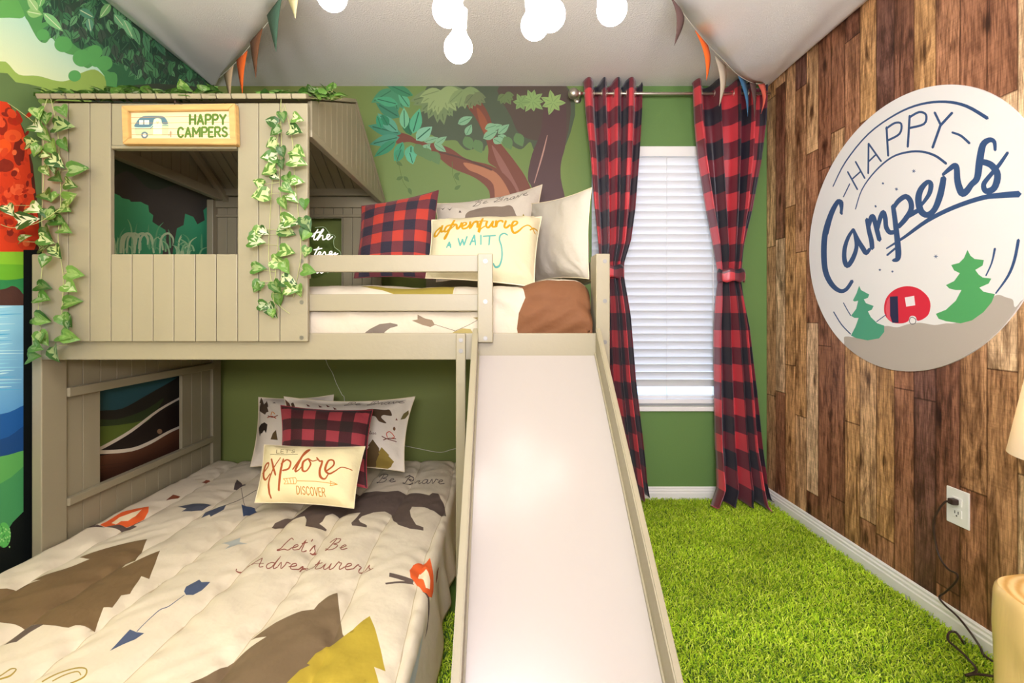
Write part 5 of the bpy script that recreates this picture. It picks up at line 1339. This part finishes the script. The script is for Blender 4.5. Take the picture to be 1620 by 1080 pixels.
# ================================================================== CEILING LIGHT WITH BARE GLOBE BULBS
M_bulb = mat('lit_bulb_glass', '#fffaf2', .3, emit=BULB_STRENGTH)
M_sock = mat('white_socket', '#f3efe6', .4)
lx, ly = .02, 1.12
cl = thing('chandelier', (lx, ly, ZC), 'sputnik style ceiling light with bare glowing globe bulbs', 'ceiling light')
MB().lathe([(.07, ZC - .03), (.075, ZC - .012), (.075, ZC - .001)], (lx, ly, 0), 32).build('ceiling_plate', M_sock, cl)
hub = Vector((lx, ly, 2.10))
MB().tube([(lx, ly, ZC - .02), (lx, ly, 2.2), hub], .007, 10).build('stem', M_sock, cl)
MB().lathe([(.001, -.04), (.025, -.034), (.04, 0), (.025, .034), (.001, .04)], hub, 24, cap=False).build('hub', M_sock, cl)
for (x, y, Y, r) in ((525, -8, 1.22, 24), (709, 16, 1.0, 25), (725, 76, 1.13, 22.5), (846, 40, 1.25, 22), (870, 24, 1.06, 24.5), (968, 15, 1.15, 23.5)):
    c = at(x, y, Y); rr = r * Y / F
    up = (hub - c); up.z = abs(up.z) * 1.6; up.normalize()
    if (x, y) == (725, 76): up = Vector((.06, .0, 1)).normalized()
    if (x, y) == (846, 40): up = Vector((-.12, .1, 1)).normalized()
    prof = [(.001, -1)] + [(math.cos(a), math.sin(a)) for a in np.linspace(-1.4, .75, 12)] + [(.52, 1.05), (.46, 1.3), (.44, 1.55)]
    m = MB(); m.lathe([(a * rr, b * rr) for a, b in prof], (0, 0, 0), 28)
    rot = Vector((0, 0, 1)).rotation_difference(up).to_matrix().to_4x4()
    bmesh.ops.transform(m.bm, matrix=Matrix.Translation(c) @ rot, verts=m.bm.verts); b = m.build('bulb', M_bulb, cl)
    s0 = c + up * rr * 1.5; s1 = c + up * rr * 2.7
    MB().tube([s0, s1], rr * .50, 16).build('socket', M_sock, cl)
    mid = (s1 + hub) / 2
    MB().tube([s1, s1 + up * .02, mid, hub], .005, 8).build('arm', M_sock, cl)

# ================================================================== IVY
def leafmesh(acc, p, fwd, nrm, sz, var):
    """heart-shaped leaf, tip along fwd; colours: green with cream flecks"""
    f = fwd.normalized(); s_ = nrm.cross(f).normalized(); nn = f.cross(s_).normalized()
    out = [(0, 0), (-.13, .26), (-.02, .43), (.25, .47), (.55, .33), (.82, .13), (1.0, 0)]
    mid = [(0, 0), (.0, .13), (.08, .22), (.27, .25), (.52, .17), (.74, .06), (.9, 0)]
    base = RV2.choice(['#3c6422', '#4a752a', '#577f32', '#315720', '#668f3c'])
    g = np.array(lin(base)); c = np.array(lin(RV2.choice(['#d9e2a4', '#c6d68c', '#e4e9c0'])))
    bend = RV2.uniform(.05, .22)
    def pt(a, b): return p + f * a * sz + s_ * b * sz + nn * sz * (abs(b) * .28 + bend * a * (1 - a) * 2 - .3 * a * a * bend)
    for sgn in (1, -1):
        O = [pt(a, sgn * b) for a, b in out]; M = [pt(a, sgn * b) for a, b in mid]; Cn = pt(.45, 0); C0 = pt(.2, 0); C1 = pt(.7, 0)
        cen = [C0, C0, C0, Cn, Cn, C1, C1]
        for i in range(6):
            qs = [(O[i], O[i + 1], M[i + 1], 0), (O[i], M[i + 1], M[i], 0), (M[i], M[i + 1], cen[i + 1], 1)]
            if cen[i] is not cen[i + 1]: qs.append((M[i], cen[i + 1], cen[i], 1))
            for (A1, A2, A3, inner) in qs:
                k = len(acc['v']); acc['v'] += [tuple(A1), tuple(A2), tuple(A3)]; acc['t'].append((k, k + 1, k + 2))
                w_ = min(1, var * 1.05) * (RV2.random() < .68) if inner else (var * .8 if RV2.random() < var * .35 else 0)
                cc = (g * (1 - w_) + c * w_) * RV2.uniform(.9, 1.1); acc['c'].append([cc, cc, cc])
RV2 = random.Random(11)
def ivy(label, strands, name='ivy_garland', nrm=Vector((0, -1, 0)), group=None):
    root = thing(name, tuple(strands[0][0][0]), label, 'garland', group)
    st = MB(); acc = dict(v=[], t=[], c=[])
    for pts, leaves in strands:
        P = [Vector(tuple(p)) for p in smooth([tuple(p) for p in pts], 6)]
        st.tube(P, .0011, 5)
        for (p, f, n, sz, var) in leaves:
            p, f, n = Vector(p), Vector(f), Vector(n)
            leafmesh(acc, p, f, n, sz, var)
            q = min(P, key=lambda a: (a - p).length); st.tube([q, (q + p) / 2 + Vector((0, -.003, 0)), p], .0007, 4)
    st.build('stem', mat_stem, root)
    np_mesh('foliage', np.array(acc['v']), np.array(acc['t']), M_leaf, root, colors=np.array(acc['c']), smooth=False)
mat_stem = mat('ivy_stem', '#aab06e', .6)
def hang(px_pts, leaves, Y0):
    """strand on the house front; leaves: (x, y, direction in degrees, length px, variegation)"""
    pts = [at(x, y, Y0 - .012 - .008 * math.sin(i * 2.1)) for i, (x, y) in enumerate(px_pts)]
    L_ = []
    for (x, y, a, l, var) in leaves:
        d = RV2.uniform(.012, .045)
        p = at(x, y, Y0 - d); a = math.radians(a)
        f = Vector((math.cos(a), RV2.uniform(-.35, .25), -math.sin(a)))
        n = Vector((RV2.uniform(-.35, .35), -1, RV2.uniform(-.1, .5)))
        L_.append((p, f, n, l * (Y0 - d) / F * 1.12, var))
    return (pts, L_)
def zl_(fr, L): return [(*Z(fr, [(x, y)])[0], a, l / FR[fr][2], v) for x, y, a, l, v in L]
# right-hand garland hanging over the house front (read from the photo)
LD = [(330, 300, 80, 60, .2), (400, 330, 20, 70, .9), (380, 400, 20, 90, .8), (300, 370, 200, 70, .4), (320, 400, 150, 70, .3), (300, 480, 160, 70, .7), (325, 510, 80, 60, .1), (400, 530, 30, 90, .7), (380, 590, 15, 100, .8), (300, 570, 170, 85, .7),
      (330, 590, 80, 60, .1), (290, 640, 160, 90, .8), (270, 680, 30, 50, .8), (360, 680, 60, 70, .2), (390, 720, 0, 70, .7), (330, 750, 30, 70, .3), (220, 740, 200, 60, .9), (250, 800, 170, 95, .9), (370, 800, 40, 70, .8), (330, 820, 70, 70, .3),
      (470, 830, 90, 60, .0), (460, 950, 60, 80, .3), (340, 960, 10, 100, .9), (200, 1010, 150, 60, .9), (180, 1040, 120, 70, .8), (350, 1000, 150, 50, .6)]
LE = [(330, 190, 0, 100, .8), (320, 240, 20, 90, .7), (460, 170, 70, 70, .3), (200, 240, 30, 60, .9), (130, 320, 0, 90, .6), (480, 240, 110, 70, .1), (500, 260, 130, 60, .1), (320, 370, 10, 90, .7), (490, 350, 110, 60, .5), (270, 430, 20, 90, .8),
      (340, 440, 60, 80, .2), (150, 480, 0, 80, .3), (460, 490, 10, 80, .1), (200, 560, 120, 70, .3), (170, 570, 60, 50, .1), (280, 560, 60, 80, .2), (330, 550, 20, 90, .8), (350, 600, 10, 80, .8), (430, 580, 80, 70, .5), (310, 630, 90, 80, .1), (190, 700, 10, 70, .4), (250, 700, 60, 90, .5), (270, 730, 90, 50, .2)]
allL = zl_('D', LD) + zl_('E', LE)
s1 = hang([(445, 152), (444, 180), (445, 230), (442, 280), (444, 330), (440, 380), (436, 430), (432, 470), (440, 492)], [l for i, l in enumerate(allL) if l[0] < 452], YPN)
s2 = hang([(450, 165), (462, 220), (466, 280), (472, 340), (476, 400), (470, 440), (464, 470)], [l for l in allL if l[0] >= 452], YPN)
s3 = hang([(448, 170), (434, 250), (428, 330), (425, 400), (430, 450), (440, 480), (458, 496)], [], YPN)
def onroof(x0, x1, n, y0, seed, tall=0):
    rr = random.Random(seed); pts = [at(x0 + (x1 - x0) * k / 10, y0 + rr.uniform(-1.5, 2.5), YPN + .01 + .05 * rr.random()) for k in range(11)]; L_ = []
    for k in range(n):
        x = rr.uniform(x0, x1); d = rr.uniform(-.01, .10)
        p = at(x, y0 + rr.uniform(-7.5, 3), YPN + d); a = rr.uniform(-PI, PI)
        f = Vector((math.cos(a), math.sin(a) * .7, rr.uniform(-.15, .45) + tall)); nn = Vector((rr.uniform(-.5, .5), rr.uniform(-.9, .1), 1))
        L_.append((p, f, nn, rr.uniform(.030, .046), rr.choice([0, .1, .2, .5])))
    return (pts, L_)
s4 = onroof(418, 540, 60, 155, 5)
s5 = onroof(508, 530, 5, 146, 6, .9)
ivy('variegated ivy garland hanging over the house front right of the framed pine sign', [s1, s2, s3, s4, s5, onroof(414, 440, 9, 156, 8, .1)])
# left garland
LA = [(230, 660, 70, 80, .6), (290, 690, 100, 70, .3), (370, 650, 60, 70, .1), (330, 770, 0, 110, .5), (200, 760, 30, 90, .7), (260, 790, 60, 80, .3), (160, 880, 350, 80, .8), (310, 870, 60, 90, .2), (380, 850, 70, 70, .1), (240, 890, 120, 70, .3), (310, 960, 40, 90, .7), (420, 1040, 350, 100, .3),
      (270, 1010, 60, 70, .5), (340, 1000, 90, 60, .3), (250, 930, 20, 60, .8)]
LB = [(430, 30, 350, 90, .3), (330, 70, 30, 80, .1), (400, 110, 20, 80, .5), (270, 170, 40, 90, .3), (400, 220, 340, 90, .4), (370, 260, 20, 90, .6), (290, 270, 70, 80, .3), (180, 260, 20, 90, .8), (40, 250, 60, 70, .9), (110, 350, 350, 110, .9), (320, 330, 20, 90, .2), (270, 380, 60, 80, .1), (370, 390, 20, 80, .2),
      (240, 450, 20, 80, .7), (240, 510, 350, 80, .3), (330, 500, 60, 80, .7), (290, 560, 110, 70, .3), (410, 660, 10, 90, .2), (400, 730, 30, 90, .4), (225, 740, 10, 80, .1), (230, 810, 10, 90, .2), (390, 850, 350, 95, .2), (380, 920, 60, 80, .6), (210, 930, 15, 90, .2), (250, 1030, 100, 80, .3), (370, 1040, 10, 95, .2), (330, 300, 150, 70, .4), (350, 180, 120, 60, .3), (120, 470, 330, 70, .5)]
LC = [(150, 5, 20, 55, .1), (260, -5, 60, 55, .2), (170, 70, 60, 60, .2), (270, 80, 20, 60, .1), (140, 120, 20, 60, .1), (230, 130, 60, 70, .3), (120, 180, 350, 60, .1), (290, 20, 100, 40, .2)]
AL = zl_('A', LA) + zl_('B', LB) + zl_('C', LC)
l1 = hang([(75, 155), (66, 190), (70, 240), (68, 300), (66, 350), (68, 400), (64, 450), (60, 500), (66, 530), (52, 560)], [l for l in AL if l[0] < 82], YPN - .004)
l2 = hang([(80, 155), (90, 200), (94, 250), (96, 320), (92, 380), (100, 440), (98, 500), (106, 545)], [l for l in AL if l[0] >= 82], YPN - .004)
l3 = hang([(95, 330), (60, 352), (20, 360), (-5, 352)], [], YPN - .03)
l4 = hang([(0, 155), (30, 175), (60, 200), (78, 230)], [], YPN + .0)
ivy('variegated ivy garland hanging at the left end of the house front', [l1, l2, l3, l4])
ivy('ivy garland lying along the roof edge above the framed pine sign', [onroof(62, 350, 190, 154, 9), onroof(182, 215, 10, 150, 10, .1), onroof(262, 300, 6, 150, 12, .5), onroof(310, 345, 8, 148, 13, .7)])

# ================================================================== OUTLET, CORD, LAMP AND STUMP TABLE
s_a, s_b = (1499.6 - VX) / XR, (1535.7 - VX) / XR
oy1, oy0 = F / s_a, F / s_b
oz0_, oz1_ = CH + (VY - 823) / s_a, CH + (VY - 767) / s_a
ot = thing('wall_outlet', (XR, (oy0 + oy1) / 2, oz0_), 'white wall outlet plate on the plank wall with a cord plugged in', 'outlet')
MB().box(XR - .006, XR - .0004, oy0, oy1, oz0_, oz1_, .0025).build('plate', M_white, ot)
ocy = (oy0 + oy1) / 2; M_slot = mat('dark_slots', '#4a4640', .6)
for zc in (oz0_ + .042, oz1_ - .042):
    m = MB(); m.lathe([(.017, -.0085), (.017, -.006)], (XR, ocy, zc), 24, 'X'); 
    m.bm.free(); m = MB(); m.box(XR - .0085, XR - .0055, ocy - .017, ocy + .017, zc - .014, zc + .014, .001)
    rc = m.build('receptacle', M_white, ot)
    if zc < (oz0_ + oz1_) / 2:
        m = MB(); m.box(XR - .0092, XR - .0084, ocy + .005, ocy + .0075, zc - .002, zc + .008, 0); m.box(XR - .0092, XR - .0084, ocy - .0075, ocy - .005, zc - .002, zc + .008, 0); m.box(XR - .0092, XR - .0084, ocy - .002, ocy + .002, zc - .011, zc - .006, .0); m.build('slots', M_slot, rc)
def rw(x, y, X): s = (x - VX) / X; return Vector((X, F / s, CH + (VY - y) / s))
cdx = thing('power_cord', (1.5, 1.3, 0), 'dark brown cord running from the wall outlet down to the green rug', 'cord')
pz0 = Vector((XR - .012, ocy, oz1_ - .042))
m = MB(); m.box(XR - .032, XR - .0088, ocy - .011, ocy + .011, pz0.z - .010, pz0.z + .010, .004); m.build('plug', M_dark, cdx)
pts = [pz0 + Vector((-.018, 0, 0)), rw(1495, 794, 1.545), rw(1484, 808, 1.54), rw(1477, 828, 1.545), rw(1480, 858, 1.55), rw(1487, 882, 1.55), rw(1500, 900, 1.545), rw(1514, 908, 1.54), rw(1512, 920, 1.54), rw(1496, 936, 1.545), rw(1486, 944, 1.55), rw(1494, 956, 1.545), rw(1515, 975, 1.54), rw(1535, 1000, 1.53), rw(1550, 1022, 1.53), rw(1561, 1040, 1.53), (1.53, 1.42, .03), (1.50, 1.30, .025), (1.43, 1.1, .02)]
P = smooth([tuple(p) for p in pts], 5)
P[:, 2] = np.maximum(P[:, 2], .022)
MB().tube([tuple(p) for p in P], .0032, 8).build('cable', M_dark, cdx)
def fl(x, y, z=.035): s = (y - VY) / (CH - z); return ((x - VX) / s, F / s, z)
P = smooth([fl(1575, 1070), fl(1545, 1066), fl(1528, 1068), fl(1545, 1060, .03), fl(1530, 1040, .045), fl(1514, 1025, .05), fl(1500, 1012, .045), fl(1502, 1000, .055), fl(1512, 1000, .06), fl(1520, 1010, .06), fl(1525, 1018, .04)], 5)
tag(MB().tube([tuple(p) for p in P], .0035, 8).build('cable', M_dark), 'dark looped cable lying in the green rug beside the stump', 'cable')

tx, ty, tr_ = 1.222, .978, .15
sp = thing('stump_table', (tx, ty, .009), 'peeled pale log stump side table in the lower right corner', 'side table')
def log_mat(name, top):
    m = mat(name, '#e9c684', .35, .15, 40, .14, 9, coat=.3, stretch=(1, 1, .15) if not top else (1, 1, 1))
    if top:
        L = m.node_tree.links; t = nd(m, 'ShaderNodeTexCoord'); mp = nd(m, 'ShaderNodeMapping'); mp.inputs['Location'].default_value = (-(0), 0, 0)
        wv = nd(m, 'ShaderNodeTexWave', wave_type='RINGS', rings_direction='Z'); wv.inputs['Scale'].default_value = 16; wv.inputs['Distortion'].default_value = 1.5; wv.inputs['Detail'].default_value = 3
        L.new(t.outputs['Object'], wv.inputs[0]); r = nd(m, 'ShaderNodeValToRGB'); r.color_ramp.elements[0].color = (*lin('#c99c55'), 1); r.color_ramp.elements[1].color = (*lin('#e6c587'), 1)
        L.new(wv.outputs[0], r.inputs[0]); L.new(r.outputs[0], m.node_tree.nodes['Principled BSDF'].inputs['Base Color'])
    return m
wob = lambda a, z: 1 + .03 * math.sin(3 * a + 1) + .02 * math.sin(7 * a + z * 9) + .045 * math.exp(-((z - .42) / .04) ** 2) * max(0, math.cos(a - 3.2)) ** 3
MB().lathe([(tr_ * .98, .009)] + [(tr_, z) for z in np.linspace(.03, .478, 14)] + [(tr_ * .985, .492), (tr_ * .955, .4985)], (tx, ty, 0), 72, wob=lambda a, z: wob(a, z), cap=False).build('trunk', log_mat('peeled_log', False), sp)
MB().lathe([(tr_ * .954, .4982), (tr_ * .7, .4998), (.001, .5)], (tx, ty, 0), 72, wob=wob, cap=False).build('top', log_mat('log_end_grain', True), sp)
lp = thing('table_lamp', (tx, ty, .5), 'small table lamp with a cream tapered shade standing on the log stump', 'lamp')
M_shade = mat('linen_shade', '#f3ead6', .9, .1, 300)
o_ = M_shade.node_tree.nodes['Material Output']; tr2 = nd(M_shade, 'ShaderNodeBsdfTranslucent'); tr2.inputs[0].default_value = (*lin('#f6e6c4'), 1); mx2 = nd(M_shade, 'ShaderNodeMixShader'); mx2.inputs[0].default_value = .5
M_shade.node_tree.links.new(M_shade.node_tree.nodes['Principled BSDF'].outputs[0], mx2.inputs[1]); M_shade.node_tree.links.new(tr2.outputs[0], mx2.inputs[2]); M_shade.node_tree.links.new(mx2.outputs[0], o_.inputs[0])
lp_x, lp_y = tx + .012, ty
MB().lathe([(.145, .795), (.105, 1.03), (.103, 1.03), (.143, .795), (.145, .795)], (lp_x, lp_y, 0), 56, cap=False).build('lamp_shade', M_shade, lp)
MB().lathe([(.06, .5), (.06, .512), (.03, .52), (.022, .56), (.032, .62), (.04, .68), (.03, .74), (.012, .77), (.012, .80)], (lp_x, lp_y, 0), 32).build('base', mat('carved_wood_base', '#7d5a36', .5, .2, 30), lp)
M_lb = mat('lamp_bulb_glass', '#ffe2b0', .4, emit=LAMP_STRENGTH * 10)
MB().lathe([(.012, .80), (.014, .83), (.028, .87), (.03, .89), (.022, .912), (.001, .92)], (lp_x, lp_y, 0), 20).build('bulb', M_lb, lp)

# ================================================================== SHAG RUG
rug = thing('shag_rug', (.65, 1.6, 0), 'bright green shaggy rug covering the floor beside the slide', 'rug')
m = MB(); m.box(-.21, XR - .02, .55, YB - .02, .0005, .008, .003); m.build('backing', mat('rug_backing', '#46661a', .95), rug)
rs = np.random.RandomState(5)
def tufts(n, x0, x1, y0, y1):
    nx = int(math.sqrt(n * (x1 - x0) / (y1 - y0))); ny = n // nx
    gx, gy = np.meshgrid(np.linspace(x0, x1, nx), np.linspace(y0, y1, ny)); b = np.c_[gx.ravel(), gy.ravel()]
    b += rs.uniform(-.5, .5, b.shape) * [(x1 - x0) / nx * 1.6, (y1 - y0) / ny * 1.6]
    b[:, 0] = np.clip(b[:, 0], x0, x1); b[:, 1] = np.clip(b[:, 1], y0, y1)
    return b
B = np.vstack([tufts(88000, .0, XR - .024, .92, YB - .024), tufts(3500, -.2, .0, .95, 1.75)])
B = B[~(np.hypot(B[:, 0] - tx, B[:, 1] - ty) < tr_ * 1.06)]
k = len(B)
clump = fbm(B[:, 0] * 14, B[:, 1] * 14, 21); lean_a = fbm(B[:, 0] * 7, B[:, 1] * 7, 22) * 4 + rs.normal(0, 1.5, k)
hgt = rs.uniform(.014, .024, k) * (1 + .25 * clump); ln = rs.uniform(.3, 1.1, k) * hgt * 1.0
dx, dy = np.cos(lean_a) * ln, np.sin(lean_a) * ln
wd = rs.uniform(.0022, .0042, k); wa = rs.uniform(0, PI, k); wx, wy = np.cos(wa) * wd / 2, np.sin(wa) * wd / 2
V = np.zeros((k, 7, 3))
for i, (f, wf) in enumerate(((0, .8), (.45, 1), (.8, .85))):
    cx = B[:, 0] + dx * f ** 1.6; cy = B[:, 1] + dy * f ** 1.6; z = .007 + hgt * (1.35 * f - .55 * f * f)
    V[:, i * 2, 0] = cx - wx * wf; V[:, i * 2, 1] = cy - wy * wf; V[:, i * 2 + 1, 0] = cx + wx * wf; V[:, i * 2 + 1, 1] = cy + wy * wf
    V[:, i * 2, 2] = z; V[:, i * 2 + 1, 2] = z
V[:, 6, 0] = B[:, 0] + dx; V[:, 6, 1] = B[:, 1] + dy; V[:, 6, 2] = .007 + hgt * .66
lim = np.minimum(V[:, :, 0], XR - .016); V[:, :, 0] = lim; V[:, :, 1] = np.minimum(V[:, :, 1], YB - .016)
tri = np.array([(0, 1, 3), (0, 3, 2), (2, 3, 5), (2, 5, 4), (4, 5, 6)])
T = (np.arange(k)[:, None, None] * 7 + tri[None]).reshape(-1, 3)
pal = np.array([lin(c) for c in ('#bcdd30', '#cfe642', '#a8cc2a', '#dbec60', '#8db824', '#c6e03a')])
cidx = rs.randint(0, len(pal), k); cc = pal[cidx] * rs.uniform(.8, 1.12, (k, 1)) * (1 + .22 * np.clip(fbm(B[:, 0] * 1.6, B[:, 1] * 1.6, 31), -1, 1))[:, None]
K = np.repeat(cc, 5, 0)[:, None, :].repeat(3, 1)
M_tuft = print_mat('rug_yarn', .9, 0, 10, .15, trans=.15)
o = np_mesh('pile', V.reshape(-1, 3), T, M_tuft, rug, colors=K, smooth=False)
o['kind'] = 'stuff'
if 'tmp' in ORG: del ORG['tmp']
